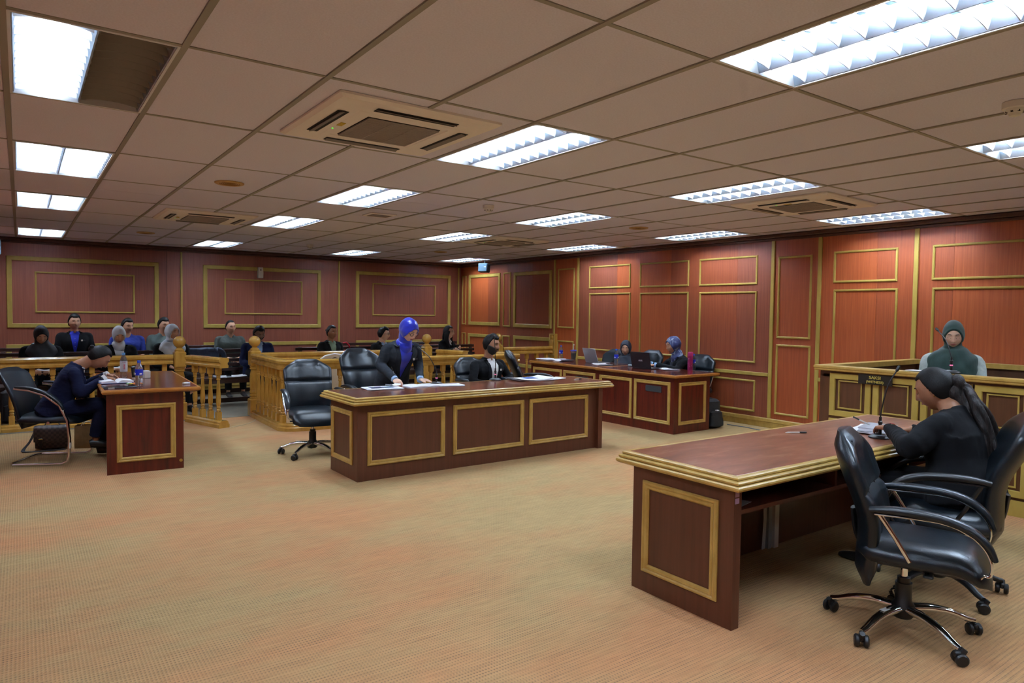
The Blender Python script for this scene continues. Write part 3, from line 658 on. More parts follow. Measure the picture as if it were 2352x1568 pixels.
# ------------------------------------------------------------------ chairs
def grid_pad(w, h, th, nu=16, nv=16, curve=None, e=3.0, bulge=.0):
    """closed cushion: rounded outline w x h (u, v), thickness th; returns MB in (x, thickness, z)"""
    pass
def back_shell(W, H, prof_w, depth, th, seams=True, nz=30, na=36, wing=.05):
    """executive chair back. local: x across, z up from 0..H, front = +y. prof_w(v) width factor, depth(v) y offset"""
    b = MB(); rs = []
    for i in range(nz+1):
        v = i/nz; z = H*v
        wd = W/2*prof_w(v)
        edge = min(1, math.sin(PI*min(max(v, .015), .985))*3.2)**.5
        t = th*edge; ring = []; wd *= .88+.12*edge
        for j in range(na):
            a = 2*PI*j/na; cx, sx = math.cos(a), math.sin(a)
            x = wd*math.copysign(abs(cx)**(2/3.2), cx); u = x/(W/2)
            yb = t/2*math.copysign(abs(sx)**(2/2.6), sx)
            y = yb+depth(v)+wing*u*u
            if seams and sx > .1:
                g = 0
                for s in (-.42, .42): g = max(g, math.exp(-((u-s)/.05)**2))
                for s in (.60,): g = max(g, math.exp(-((v-s)/.018)**2)*.9)
                if abs(u) < .42 and v > .6: y += .014*min(1, (v-.6)/.06)*math.sin(PI*min(1, (v-.6)/.4))**.4
                if abs(u) < .42 and .22 < v < .6: y += .006
                y -= .020*g*edge
            if v > .86: z2 = H*(.86+(v-.86)*(1-.35*u*u)) 
            else: z2 = z
            ring.append((x, y, z2))
        rs.append(ring)
    return b.rings(rs)
def cushion(W, D, th, z, front=1.0, drop=.05, n=22, na=36, e=3.4):
    """seat pad: x across, y forward; waterfall front"""
    b = MB(); rs = []
    for i in range(n+1):
        v = i/n; y = -D/2+D*v; s = math.sin(PI*min(max(v, .02), .98)); ed = min(1, s*3)**.5
        w = W/2*(.90+.10*math.sin(PI*min(1, v*1.3)))*(.55+.45*min(1, s*4)**.6); t = th*ed
        zz = z-drop*max(0, (v-.72)/.28)**1.8
        rs.append([(w*math.copysign(abs(math.cos(a))**(2/e), math.cos(a)), y, zz+t/2*math.copysign(abs(math.sin(a))**(2/2.4), math.sin(a))-.010*math.cos(a)**4) for a in [2*PI*j/na for j in range(na)]])
    return b.rings(rs)
def caster():
    b = MB()
    for s in (-1, 1): b.lathe([(0, s*.008), (.020, s*.008), (.027, s*.012), (.028, s*.024), (.022, s*.030), (0, s*.031)] if s > 0 else [(0, -.031), (.022, -.030), (.028, -.024), (.027, -.012), (.020, -.008), (0, -.008)], 18, (0, 0, .028), ax='x')
    b.tube([(0, .0, .03), (0, .008, .05), (0, .02, .068)], [.014, .014, .012], 8).box((-.010, -.024, .030), (.010, .018, .060), .006)
    return mesh('caster', b, PLASTIC, 40)
CAST = caster()
def star_base(t, chrome=True, r=.32, rot=0.2, off=(0, 0)):
    n0 = len(t.children)
    m = CHROME if chrome else PLASTIC
    obj('base_hub', MB().lathe([(0, .07), (.04, .07), (.05, .085), (.05, .13), (.036, .15), (.036, .235), (.028, .235), (.028, .26), (0, .26)], 20), PLASTIC, t)
    obj('gas_lift', MB().lathe([(0, .25), (.015, .25), (.015, .40), (0, .40)], 14), CHROME if chrome else PLASTIC, t)
    for k in range(5):
        a = rot+k*2*PI/5; M = Matrix.Rotation(a, 4, 'Z')
        b = MB(); b.M = M
        b.loft([(.03, 0, .115), (.12, 0, .118), (.21, 0, .105), (.28, 0, .078), (r, 0, .068)], [(.026, .020), (.024, .018), (.021, .016), (.018, .014), (.014, .012)], side=(0, 1, 0), n=12)
        sk = obj('base_spoke', b, m, t)
        if k == 4 and chrome: q = MB(); q.M = M; q.box((.12, -.012, .1325), (.17, .012, .1345)); obj('label_sticker', q, WHITE, sk, smooth=0)
        obj('caster', CAST, None, sk, loc=(r*math.cos(a), r*math.sin(a), 0), rot=(0, 0, a+random.uniform(-.9, .9)))
    obj('tilt_mechanism', MB().box((-.07, -.10, .375), (.07, .10, .41), .01).tube([(.05, 0, .39), (.14, .02, .385), (.20, .03, .36)], .006, 6).box((.18, .01, .350), (.23, .05, .362), .005), PLASTIC, t, smooth=30)
    if off != (0, 0): bpy.context.view_layer.update(); _shift(t, ('base_hub', 'gas_lift', 'base_spoke', 'caster'), off)
def _shift(t, names, off):
    for c in t.children:
        if c.name.split('.')[0] in names: c.location = (c.location.x+off[0], c.location.y+off[1], c.location.z)
def arm_parts(t, s, chrome=True, x=.275, zt=.645, y0=-.20, y1=.20):
    """one armrest: padded top arching down to the front plus slanting rear strut; s = side"""
    X = s*x
    arc = [(X, y0, zt), (X, y0+.10, zt+.012), (X, y1-.14, zt+.008), (X, y1-.03, zt-.022), (X, y1+.035, zt-.075), (X, y1+.065, zt-.135)]
    obj('arm_pad', MB().loft(arc, [(.022, .012), (.029, .017), (.030, .018), (.030, .018), (.027, .015), (.019, .010)], side=(1, 0, 0), n=14, e=2.6), LEATHER if chrome else PLASTIC, t)
    m = CHROME if chrome else PLASTIC
    low = [(X, y0+.02, zt-.016), (X, y1-.14, zt-.010), (X, y1-.035, zt-.040), (X, y1+.025, zt-.09), (X, y1+.052, zt-.15), (X, y1+.048, zt-.20), (X*.97, y1+.03, .42), (X*.9, y1+.02, .405)]
    obj('arm_tube', MB().loft(low, [(.012, .006)]*8, side=(1, 0, 0), n=10), m, t)
    obj('arm_strut', MB().tube([(X, y0+.04, zt-.016), (X*.99, y0+.10, .52), (X*.93, y0+.16, .415)], [.011, .010, .010], 10), m, t)
def exec_chair(loc, yaw, label, lum=.028, ax=.275, boff=(0, 0), chrome=True, H=.66, zb=.36, tilt=12, seat=.47, base=True, W=.50, rot=.2, seams=True, group='black leather swivel chairs', zt=.645):
    t = thing('office_chair', label, 'chair', loc, yaw, group)
    obj('seat', cushion(W, .52, .115, seat-.05, drop=.07, e=4.5), LEATHER, t, smooth=60)
    obj('seat_pan', MB().box((-.20, -.2, seat-.105), (.20, .18, seat-.085), .01), PLASTIC, t, smooth=0)
    pw = lambda v: (.80+.34*v-.17*v*v if v < .8 else (.9632-.0*v))*(1 if v < .80 else (1-((v-.80)/.20)**1.25*.52))
    dp = lambda v: -.05*v*v+lum*math.exp(-((v-.42)/.26)**2)
    m = back_shell(W+.02, H, pw, dp, .10, seams)
    me = mesh('backrest', m, LEATHER, 60)
    obj('backrest', me, None, t, loc=(0, -.235, zb), rot=(R(tilt), 0, 0))
    b = MB()
    for s in (-.42, .42):
        pts = []
        for v in np.linspace(.06, .93, 16): u = s; pts.append((u*(W+.02)/2*1.0, dp(v)+.05*u*u+.034, H*v))
        b.tube(pts, .0028, 5)
    if seams: obj('piping', b, LEATHER, t, loc=(0, -.235, zb), rot=(R(tilt), 0, 0))
    obj('back_bracket', MB().loft([(0, -.10, .39), (0, -.24, .385), (0, -.285, .45), (0, -.30, .56)], [(.035, .012)]*4), PLASTIC, t)
    for s in (-1, 1): arm_parts(t, s, chrome, x=ax, zt=zt)
    if base: star_base(t, chrome, rot=rot, off=boff)
    return t
def facing(dx, dy): return math.atan2(-dx, dy)
exec_chair((3.38, 1.42, 0), facing(.34, -.94), 'empty leather armchair turned away from the right foreground desk', boff=(-.018, -.078), rot=.82, H=.70, tilt=6, zb=.25, lum=.045, zt=.625, ax=.265)
exec_chair((4.07, 1.64, 0), facing(-.42, .91), 'leather armchair under the woman in black at right, with black plastic arms', chrome=False, rot=-1.25, H=.70, W=.54, zb=.33, tilt=10, seams=False, zt=.66, lum=.05)
exec_chair((2.42, 6.86, 0), facing(-.18, -.98), 'empty leather swivel chair left of the central desk', rot=.85, H=.62, tilt=14)
exec_chair((3.16, 7.02, 0), facing(.05, -1), 'leather swivel chair directly behind the standing woman', rot=.5, H=.66, tilt=14, zb=.42)
exec_chair((4.62, 7.02, 0), facing(.1, -1), 'leather chair the bearded man sits on', rot=.3, H=.56, tilt=8, zb=.36)
exec_chair((5.50, 7.05, 0), facing(.80, -.6), 'leather swivel chair turned sideways right of the bearded man', rot=.2, H=.62, tilt=14, zb=.40)
exec_chair((7.62, 8.05, 0), facing(-1, -.1), 'plain black chair behind the silver laptop', rot=.2, H=.55, W=.48, zb=.36, tilt=2, seams=False)
exec_chair((7.62, 7.30, 0), facing(-1, 0), 'black chair between the two headscarf women at the side desk', rot=.2, H=.56, zb=.38, tilt=4)
exec_chair((7.66, 6.36, 0), facing(-1, -.15), 'leather chair under the woman typing at the side desk', rot=.2, H=.56, zb=.36, tilt=4)

# cantilever visitor chair at left
t = thing('visitor_chair', 'black leather cantilever armchair with chrome floor frame at left', 'chair', (.235, 7.90, 0), R(-122)+PI/2-PI/2)
t.rotation_euler = (0, 0, facing(.86, -.42))
tb = MB()
pts = []
for s in (-1, 1):
    X = s*.26
    side = [(X, -.20, .72), (X, -.08, .705), (X, .06, .655), (X, .18, .56), (X, .245, .42), (X, .26, .25), (X, .255, .10), (X, .24, .035), (X, .19, .014), (X, -.10, .013), (X, -.22, .013)]
    pts = side
    obj('frame_tube', MB().tube(side, .0135, 10), CHROME, t)
    obj('arm_pad', MB().loft([(X, -.19, .735), (X, -.06, .724), (X, .07, .678), (X, .17, .60), (X, .215, .52)], [(.02, .010), (.026, .014), (.026, .014), (.026, .014), (.016, .008)], n=12), LEATHER, t)
obj('frame_tube', MB().tube([(-.26, -.22, .013), (-.20, -.255, .013), (.20, -.255, .013), (.26, -.22, .013)], .0135, 10), CHROME, t)
obj('frame_tube', MB().tube([(-.26, .08, .40), (0, .08, .395), (.26, .08, .40)], .0135, 10), CHROME, t)
obj('label_sticker', MB().box((.252, .262, .16), (.272, .274, .215)), WHITE, t, smooth=0)
obj('seat', cushion(.50, .54, .09, .425, drop=.03), LEATHER, t, smooth=60, loc=(0, .03, 0))
pw = lambda v: .86+.10*v if v < .8 else (.94*(1-((v-.8)/.2)**2*.25))
me = mesh('backrest', back_shell(.52, .60, pw, lambda v: .03*math.sin(v*PI), .06, False, wing=.04), LEATHER, 60)
obj('backrest', me, None, t, loc=(0, -.19, .33), rot=(R(20), 0, 0))
# cream banquet chairs
CREAM = mat('cream_vinyl', (214, 208, 188), .5)
def banquet(loc, yaw, label, col=CREAM, rim=WPLAST):
    t = thing('banquet_chair', label, 'chair', loc, yaw, 'pale banquet chairs')
    n = 24; out = []; 
    def outl(k): # outline of the back, hump top
        a = k
        return a
    P = [(-.17, 0), (-.195, .15), (-.205, .30), (-.19, .385), (-.13, .425), (0, .45), (.13, .425), (.19, .385), (.205, .30), (.195, .15), (.17, 0)]
    b = MB(); F = [(x, -.012, z) for x, z in P]; G = [(x, .014, z) for x, z in P]
    # panel with a diamond handle slot near the top
    cut = [(-.045, .405), (0, .423), (.045, .405), (0, .388)]
    b.rings([F, G]); obj('back_pad', b, col, t, loc=(0, -.2, .45), rot=(R(6), 0, 0), smooth=30)
    obj('back_rim', MB().tube([(x, 0, z) for x, z in P], .014, 8), rim, t, loc=(0, -.2, .45), rot=(R(6), 0, 0))
    obj('handle_slot', MB().rings([[(x, y, z-.012) for x, z in cut] for y in (-.0145, .0165)]), DARKIN, t, loc=(0, -.2, .45), rot=(R(6), 0, 0), smooth=0)
    obj('seat', cushion(.42, .42, .07, .45, drop=.01), col, t, smooth=60)
    for sx in (-1, 1):
        obj('leg', MB().tube([(sx*.18, -.19, .60), (sx*.185, -.20, .4), (sx*.19, -.23, 0)], .011, 8), rim, t)
        obj('leg', MB().tube([(sx*.18, .17, .42), (sx*.185, .18, .2), (sx*.19, .19, 0)], .011, 8), rim, t)
    return t
banquet((3.38, 9.02, 0), facing(.05, -1)+PI, 'cream banquet chair standing empty inside the dock')
banquet((7.02, 2.80, .18), facing(-1, -.1), 'pale chair the witness sits on', mat('pale_blue_vinyl', (180, 196, 204), .5))
# ------------------------------------------------------------------ people
HA, HB, HC_ = .077, .098, .116
def ss(a, b, x): t = np.clip((x-a)/(b-a), 0, 1); return t*t*(3-2*t)
def head_pts(D, fem=False):
    """D: unit directions (n,3) -> head surface points; face looks to +y"""
    P = D*np.array([HA, HB, HC_]); x, y, z = P[:, 0].copy(), P[:, 1].copy(), P[:, 2].copy()
    t = np.clip(-z/HC_, 0, 1)
    x *= 1-(.30 if fem else .24)*t**1.6
    y = np.where(y < 0, y*(1-.30*t), y*(1-.04*t)); y = np.where((y < 0) & (z > 0), y*1.04, y)
    f = ss(0, .05, y); ax = np.abs(x)
    n = .024*np.exp(-(x/(.0105+.10*np.clip(-z, 0, .03)))**2)*np.clip((.022-z)/.052, 0, 1)*np.clip((z+.046)/.010, 0, 1)
    d = n-.009*np.exp(-((ax-.031)/.016)**2-((z-.006)/.012)**2)+.004*np.exp(-((z-.030)/.010)**2)*(ax < .06)
    d += .005*np.exp(-((ax-.043)/.020)**2-((z+.022)/.020)**2)+.0065*np.exp(-(x/.021)**2-((z+.062)/.011)**2)-.004*np.exp(-(x/.024)**2-((z+.078)/.006)**2)
    d += .007*np.exp(-(x/.022)**2-((z+.100)/.014)**2)
    y = y+f*d
    return np.stack([x, y, z], 1)
_n, _m = 72, 56
_T = np.linspace(.02, PI-.02, _m); _A = np.linspace(0, 2*PI, _n, endpoint=False)
SPH = np.array([(math.sin(t)*math.cos(a), math.sin(t)*math.sin(a), -math.cos(t)) for t in _T for a in _A])
def face_y(x, z, off=0, fem=False):
    """front surface of the face at (x, z)"""
    q = max(0., 1-(x/HA)**2-(z/HC_)**2); P = head_pts(np.array([[x/HA, math.sqrt(q), z/HC_]])/1.0, fem)[0]
    return P[1]+off
def shell(mb, fn, fem=False, M=None):
    """closed shell around the head; fn(P) -> thickness per point (negative hides it inside)"""
    P = head_pts(SPH, fem); t = fn(P); L = np.linalg.norm(P, axis=1, keepdims=True); Q = P*(1+t[:, None]/L)
    V = [tuple(M @ Vector(q)) for q in Q] if M is not None else [tuple(q) for q in Q]
    rs = [V[i*_n:(i+1)*_n] for i in range(_m)]; old = mb.M; mb.M = None; mb.rings(rs); mb.M = old
def noise3(P, s, seed=0):
    r = np.random.RandomState(seed); o = 0
    for k in range(4):
        v = r.randn(3); v /= np.linalg.norm(v); o = o+np.sin(P @ v*s*(1+.45*k)+r.rand()*6.3)
    return o/4
def remesh(mb, vox, smooth=3, mats=None, fac=.5, name='m', disp=None):
    me = bpy.data.meshes.new('tmp'); me.from_pydata(mb.v, [], mb.f); fixn(me)
    o = bpy.data.objects.new('tmp', me); C.objects.link(o)
    r = o.modifiers.new('r', 'REMESH'); r.mode = 'VOXEL'; r.voxel_size = vox; r.adaptivity = 0
    if smooth: q = o.modifiers.new('s', 'SMOOTH'); q.factor = fac; q.iterations = smooth
    dg = bpy.context.evaluated_depsgraph_get(); dg.update()
    out = bpy.data.meshes.new_from_object(o.evaluated_get(dg)); out.name = name
    bpy.data.objects.remove(o); bpy.data.meshes.remove(me); out.materials.clear()
    for m in (mats if isinstance(mats, (list, tuple)) else [mats]): out.materials.append(m)
    if disp is not None:
        n = len(out.vertices); co = np.empty(n*3, np.float32); out.vertices.foreach_get('co', co); co = co.reshape(-1, 3).astype(float)
        no = np.empty(n*3, np.float32); out.vertex_normals.foreach_get('vector', no); no = no.reshape(-1, 3)
        co = co+no*disp(co)[:, None]; out.vertices.foreach_set('co', co.ravel().astype(np.float32))
    out.polygons.foreach_set('use_smooth', [True]*len(out.polygons)); out.update()
    return out
def hand(mb, W, d, n, thumb, curl=.35, k=1.0, spread=1.0, pinch=False):
    """W wrist, d finger direction, n palm-facing normal, thumb = direction towards thumb side"""
    W = Vector(W); d = Vector(d).normalized(); s = Vector(thumb); s = (s-d*s.dot(d)).normalized(); n = s.cross(d) if s.cross(d).dot(Vector(n)) > 0 else d.cross(s)
    mb.loft([W-d*.03*k, W, W+d*.04*k, W+d*.088*k], [(.026*k, .020*k), (.027*k, .018*k), (.040*k, .016*k), (.040*k, .012*k)], side=s, n=14, e=2.6)
    L = [(.031, .066, 1.), (.011, .076, 1.05), (-.010, .071, 1.), (-.030, .054, .9)]
    for i, (o, l, rr) in enumerate(L):
        p = W+d*(.080 if i != 3 else .074)*k+s*o*k*1.0; dd = (d+s*(o*1.6*spread)).normalized(); P = [p-dd*.012*k, p]; c = curl*(1.0+.15*i)
        if pinch and i == 0: c = curl*.8
        a = 0
        for j, f in enumerate((.42, .32, .26)):
            a += c*(1.0 if j else .9); q = dd*math.cos(a)+n*math.sin(a); P.append(P[-1]+q*l*f*k)
        mb.loft(P, [.0095*k*rr, .0095*k*rr, .0085*k*rr, .0078*k*rr, .0062*k*rr], side=s, n=10, sub=3)
    t0 = W+d*.022*k+s*.022*k; td = (d*.62+s*.72+n*(.35 if pinch else .18)).normalized(); t2 = (d*.90+s*.15+n*(.55 if pinch else .2)).normalized()
    mb.loft([t0, t0+td*.036*k, t0+td*.036*k+t2*.030*k, t0+td*.036*k+t2*.055*k], [.0135*k, .0115*k, .0105*k, .0075*k], side=n, n=10, sub=3)
EYEW = mat('eye_white', (216, 212, 204), .3); IRIS = mat('eye_iris', (26, 16, 12), .2)
def person(label, root, yaw, N, H, hy=0, hp=0, hr=0, pel=(0, -.02, .53), w=1.0, hs=1.0, fem=False, skinm=None, top=None, topn='jacket', trous=None, shirt=None,
           shirtn='shirt', vdepth=.30, vw=.062, arms=None, legs=None, hair='short', hairm=None, hij=None, hijm=None, bib=0, brow=True, beard=None, glasses=None, eyes='open', vox=.008, cvox=.011,
           fat=0, lapel=True, collar=True, badge=False, lipc=(150, 92, 84), stand=False, group=None, short=False, belly=0, cuff_m=None):
    """local frame: facing +y, right hand +x; root = (x, y) on the floor; N neck base, H head centre (local)"""
    z0 = root[2] if len(root) > 2 else 0
    N = Vector(N); H = Vector(H); P = Vector(pel)
    RM = Matrix.Translation((root[0], root[1], z0)) @ Matrix.Rotation(yaw, 4, 'Z')
    HM = Matrix.Translation(H) @ Matrix.Rotation(hy, 4, 'Z') @ Matrix.Rotation(hp, 4, 'X') @ Matrix.Rotation(hr, 4, 'Y') @ Matrix.Scale(hs, 4)
    upt = (N-P).normalized(); side = Vector((1, 0, 0)); fwd = upt.cross(side)*-1
    if fwd.y < 0: fwd = -fwd
    hgt = (N-P).length
    # joints
    sh = {s: N+side*s*(.165*w)-upt*.048+fwd*-.005 for s in (-1, 1)}
    A = arms or {}
    AR = {}
    for s in (-1, 1):
        if s in A: AR[s] = [Vector(v) for v in A[s][:2]]+list(A[s][2:])
        else:
            e = sh[s]+Vector((s*.05, .04, -.26)); wv = Vector((s*.09, e.y+.22, P.z+.13)); AR[s] = [e, wv, (-s*.5, .85, -.2), (0, 0, -1), (-s, 0, .2)]
    LG = legs or {s: [Vector((s*.095, P.y, P.z-.02)), Vector((s*.12, P.y+.43, P.z-.03)), Vector((s*.12, P.y+.42, .10))] for s in (-1, 1)}
    # ---- body (one continuous skin surface)
    b = MB(); HPt = head_pts(SPH, fem); b.rings([[tuple(HM @ Vector(q)) for q in HPt[i*_n:(i+1)*_n]] for i in range(_m)])
    for s in (-1, 1):
        b2 = MB(); b2.ell((0, 0, 0), (.008, .017, .030), 12, 8); M2 = HM @ Matrix.Translation((s*.074, -.006, -.004)) @ Matrix.Rotation(s*-.35, 4, 'Z') @ Matrix.Rotation(-.15, 4, 'X')
        b.add([tuple(M2 @ Vector(v)) for v in b2.v], b2.f)
    nb = HM @ Vector((0, -.028, -.055)); nm_ = HM @ Vector((0, -.022, -.02))
    b.loft([N-upt*.06, N, N.lerp(nb, .5)+fwd*.004, nb, nm_], [(.085, .07), (.062*(1+fat), .060), (.052, .054), (.052, .056), (.05, .055)], n=18)
    b.loft([P-upt*.05, P+upt*hgt*.3, P+upt*hgt*.7, N-upt*.06, N-upt*.01], [(.13*w, .09), (.11*w, .08), (.13*w, .085), (.12*w, .07), (.05, .05)], n=16)
    for s in (-1, 1):
        e, wr, hd, hn, th = AR[s][:5]; opt = AR[s][5] if len(AR[s]) > 5 else {}
        b.loft([sh[s]-side*s*.06-upt*.02, sh[s]-upt*.028-side*s*.012, e, e.lerp(wr, .4), wr], [.03, .033, .034, .033, .025], side=(0, 0, 1) if abs((wr-e).normalized().z) < .8 else (1, 0, 0), n=12)
        hand(b, wr, hd, hn, th, k=.95*(.92 if fem else 1)*hs, **opt)
    for s in (-1, 1):
        L3 = [Vector(v) for v in LG[s]]
        b.loft([L3[0], L3[1], L3[2]+Vector((0, 0, -.03))], [.07, .045, .030], side=(1, 0, 0), n=12, sub=5)
        b.loft([L3[2]+Vector((0, -.03, -.05)), L3[2]+Vector((0, .06, -.07)), L3[2]+Vector((0, .14, -.08))], [(.03, .03), (.036, .022), (.03, .014)], n=10)
    body = remesh(b, vox, 2, skinm, fac=.4, name='body')
    t = bpy.data.objects.new('person', body); C.objects.link(t); t.matrix_world = RM
    tag(t, label, 'person', group)
    def part(nm, me, m=None, parent=t): return obj(nm, me, m, parent)
    # ---- torso garment and sleeves
    f = 1+fat
    g = MB(); ch = .5
    back = -fwd*.012
    if stand: low = [(P-upt*.16, (.175*w, .125*f)), (P-upt*.02, (.175*w, .12*f))]
    else: low = [(P-upt*.06+fwd*.0, (.185*w*f, .135*f)), (P+upt*.08, (.172*w*f, .125*f+belly))]
    rg = low+[(P+upt*hgt*.38, (.150*w*f, .108*f+belly)), (P+upt*hgt*.68+fwd*.008, (.170*w*f, .118*f)), (N-upt*.11+back*.3, (.184*w, .108*f)), (N-upt*.050+back, (.170*w, .084)), (N-upt*.018+back, (.125*w, .070)), (N+upt*.002+back, (.082, .064)), (N+upt*.022+back, (.068, .06))]
    g.loft([q[0] for q in rg], [q[1] for q in rg], n=28, e=2.5)
    tv = BVHTree.FromPolygons([Vector(v) for v in g.v], [tuple(q) for q in g.f])
    for s in (-1, 1):
        e, wr = AR[s][:2]; cuff = e.lerp(wr, .97)
        if short: cuff = sh[s].lerp(e, .86)
        pts = [sh[s]-side*s*.07-upt*.004, sh[s]+side*s*.004-upt*.014, sh[s].lerp(e, .45)]+([cuff] if short else [e, e.lerp(wr, .5), cuff])
        rr = [(.042*f, .042), (.049*f, .052*f), (.050*f, .053*f)]+([(.058, .06)] if short else [(.050*f, .052*f), (.044, .046), (.036, .038)])
        g.loft(pts, rr, side=(0, 0, 1) if abs((wr-sh[s]).normalized().z) < .75 else (0, 1, 0), n=18, sub=4)
    sd = int(abs(root[0]*97+root[1]*31)) % 1000
    fold = lambda co: .0035*noise3(co, 26, sd)+.0035*np.abs(noise3(co*np.array([1, 1, 1.7]), 48, sd+1))
    jm = remesh(g, cvox, 3, top, name=topn, disp=fold); part(topn, jm)
    if cuff_m is not None:
        for s in (-1, 1):
            e, wr = AR[s][:2]; dd = (wr-e).normalized(); q = MB(); q.loft([wr-dd*.045, wr-dd*.01, wr+dd*.016], [.036, .036, .034], side=(0, 0, 1), n=16, sub=2); part('shirt_cuff', q, cuff_m)
    # ---- trousers, shoes
    if trous is not None:
        q = MB(); q.loft([P-upt*.09, P-upt*.03, P+upt*.08], [(.17*w*f, .12), (.175*w*f, .125*f), (.14*w, .10)], n=20)
        for s in (-1, 1):
            L3 = [Vector(v) for v in LG[s]]
            q.loft([L3[0]+Vector((0, -.04, 0)), L3[0].lerp(L3[1], .5), L3[1], L3[1].lerp(L3[2], .5), L3[2]+Vector((0, 0, .02))], [.088*f, .080*f, .066, .060, .052], side=(1, 0, 0), n=16, sub=4)
        part('trousers', remesh(q, cvox, 3, trous, name='trousers', disp=fold))
        for s in (-1, 1):
            a = Vector(LG[s][2]); sh_ = MB(); sh_.loft([a+Vector((0, -.045, -.055)), a+Vector((0, .0, -.05)), a+Vector((0, .08, -.068)), a+Vector((0, .17, -.078)), a+Vector((0, .205, -.082))], [(.034, .036), (.038, .045), (.042, .030), (.036, .020), (.02, .012)], n=14)
            part('shoe', sh_, PLASTIC)
    # ---- V opening, lapels, projected onto the jacket
    bv = BVHTree.FromPolygons([v.co for v in jm.vertices], [p.vertices for p in jm.polygons])
    def onj(o, off):
        r = bv.ray_cast(o+fwd*.5, -fwd); q = tv.ray_cast(o+fwd*.5, -fwd)
        a = (r[0]-o).dot(fwd) if r[0] is not None else None; c = (q[0]-o).dot(fwd) if q[0] is not None else None
        if c is not None and (a is None or a > c+.02): a = c+.004
        return o+fwd*((a if a is not None else .06)+off)
    def patch(nm, poly, off, m, nu=8, nv=14, th=.004):
        """poly(u, v) -> (lateral, down from N) ; u, v in 0..1"""
        fr_, bk_ = [], []
        for i in range(nv+1):
            for j in range(nu+1):
                a, d = poly(j/nu, i/nv); q = onj(N+side*a-upt*d, off); fr_.append(tuple(q)); bk_.append(tuple(q-fwd*(th+off)))
        n1 = nu+1; F = []; K = len(fr_)
        for i in range(nv):
            for j in range(nu):
                a = i*n1+j; F.append((a, a+1, a+n1+1, a+n1)); F.append((K+a, K+a+n1, K+a+n1+1, K+a+1))
        bd = [j for j in range(n1)]+[i*n1+nu for i in range(1, nv+1)]+[nv*n1+j for j in range(nu-1, -1, -1)]+[i*n1 for i in range(nv-1, 0, -1)]
        for i in range(len(bd)): a, c = bd[i], bd[(i+1) % len(bd)]; F.append((a, K+a, K+c, c))
        q = MB(); q.add(fr_+bk_, F); return part(nm, q, m)
    if shirt is not None:
        patch(shirtn, lambda u, v: ((2*u-1)*(vw*(1-v)**.9+.002), (-.02 if shirtn == 'scarf_tail' else .005)+v*vdepth), .006, shirt)
        if lapel:
            for s in (-1, 1):
                wl_ = lambda v: .012+.045*(v/.35 if v < .35 else (1-(v-.35)/.65)**.8)
                patch('lapel', lambda u, v: (s*(vw*(1-v)**.9+.002+u*wl_(v)), .0+v*(vdepth+.01)), .010, top, 4, 16)
                patch('lapel', lambda u, v: (s*(vw*.9+u*(.045-.012*v)), -.005+v*.07), .013, top, 4, 5)
            for d in (vdepth+.03, vdepth+.12): q = onj(N-upt*d, .006); part('button', MB().ell(q, (.007, .005, .007), 10, 6), PLASTIC)
        if collar:
            for s in (-1, 1):
                patch('collar', lambda u, v: (s*(.012+u*.045+v*.012), -.022+v*(.055-.02*u)+.012*u), .014, shirt, 4, 4)
            for d in (.09, .15, .21):
                if d < vdepth*.8: q = onj(N-upt*d, .010); part('button', MB().ell(q, (.004, .003, .004), 8, 5), WPLAST)
    if badge:
        q = onj(N-side*.088-upt*.115, .020) if badge != 2 else onj(N-side*.10-upt*.15, .02)
        X = Matrix.Translation(q); bb = MB(); bb.M = X; bb.box((-.012, -.003, -.012), (.012, .003, .012), .001); part('name_badge', bb, WPLAST)
        bb = MB(); bb.M = X; bb.box((-.046, -.003, -.008), (-.012, .002, .008)); part('name_badge', bb, mat('badge_dark', (30, 34, 44), .4))
    # ---- hair / headscarf
    HM_ = HM
    hm = hairm or HAIR
    def hpart(nm, mb, m, vox_=None, sm=2, disp=None):
        mb.v = [tuple(HM_ @ Vector(v)) for v in mb.v]
        if vox_: return part(nm, remesh(mb, vox_, sm, m, name=nm, disp=disp))
        return part(nm, mb, m)
    if hij is None and hair:
        def hl(Pp):
            x, y, z = Pp[:, 0], Pp[:, 1], Pp[:, 2]; u = ss(-.35, .62, y/HB)
            zl = -.062+u*(.062+{'short': .066, 'receding': .083, 'bun': .068, 'long': .070, 'pony': .066}[hair]); zl = zl+(.012*np.exp(-((np.abs(x)-.05)/.014)**2)*(y > .02))
            th_ = {'short': .012, 'receding': .007, 'bun': .008, 'long': .012, 'pony': .010}[hair]
            k = ss(-.004, .006, z-zl); rough_ = noise3(Pp, 90, sd)*.0022*(hair in ('short', 'receding'))
            tt = k*(th_+rough_+(.010*ss(.04, .10, z)*(y > 0) if hair == 'short' else 0))-.012*(1-k)
            return tt
        q = MB(); shell(q, hl, fem)
        if hair == 'bun': q.ell((.0, -.098, .020), (.040, .030, .034)); q.ell((.014, -.112, .034), (.026, .020, .020)); q.ell((-.02, -.108, .012), (.024, .020, .02))
        if hair == 'long':
            for s in (-1, 1): q.loft([(s*.060, .02, .03), (s*.080, .0, -.05), (s*.085, -.005, -.13), (s*.075, .025, -.22), (s*.07, .04, -.28)], [(.022, .045), (.024, .048), (.026, .045), (.022, .034), (.012, .018)], n=12)
            q.loft([(0, -.07, .02), (0, -.085, -.08), (0, -.09, -.18)], [(.06, .03), (.075, .03), (.07, .02)], n=14)
        hpart('hair', q, hm, vox*.8, 1)
    if hair == 'lowbun': pass
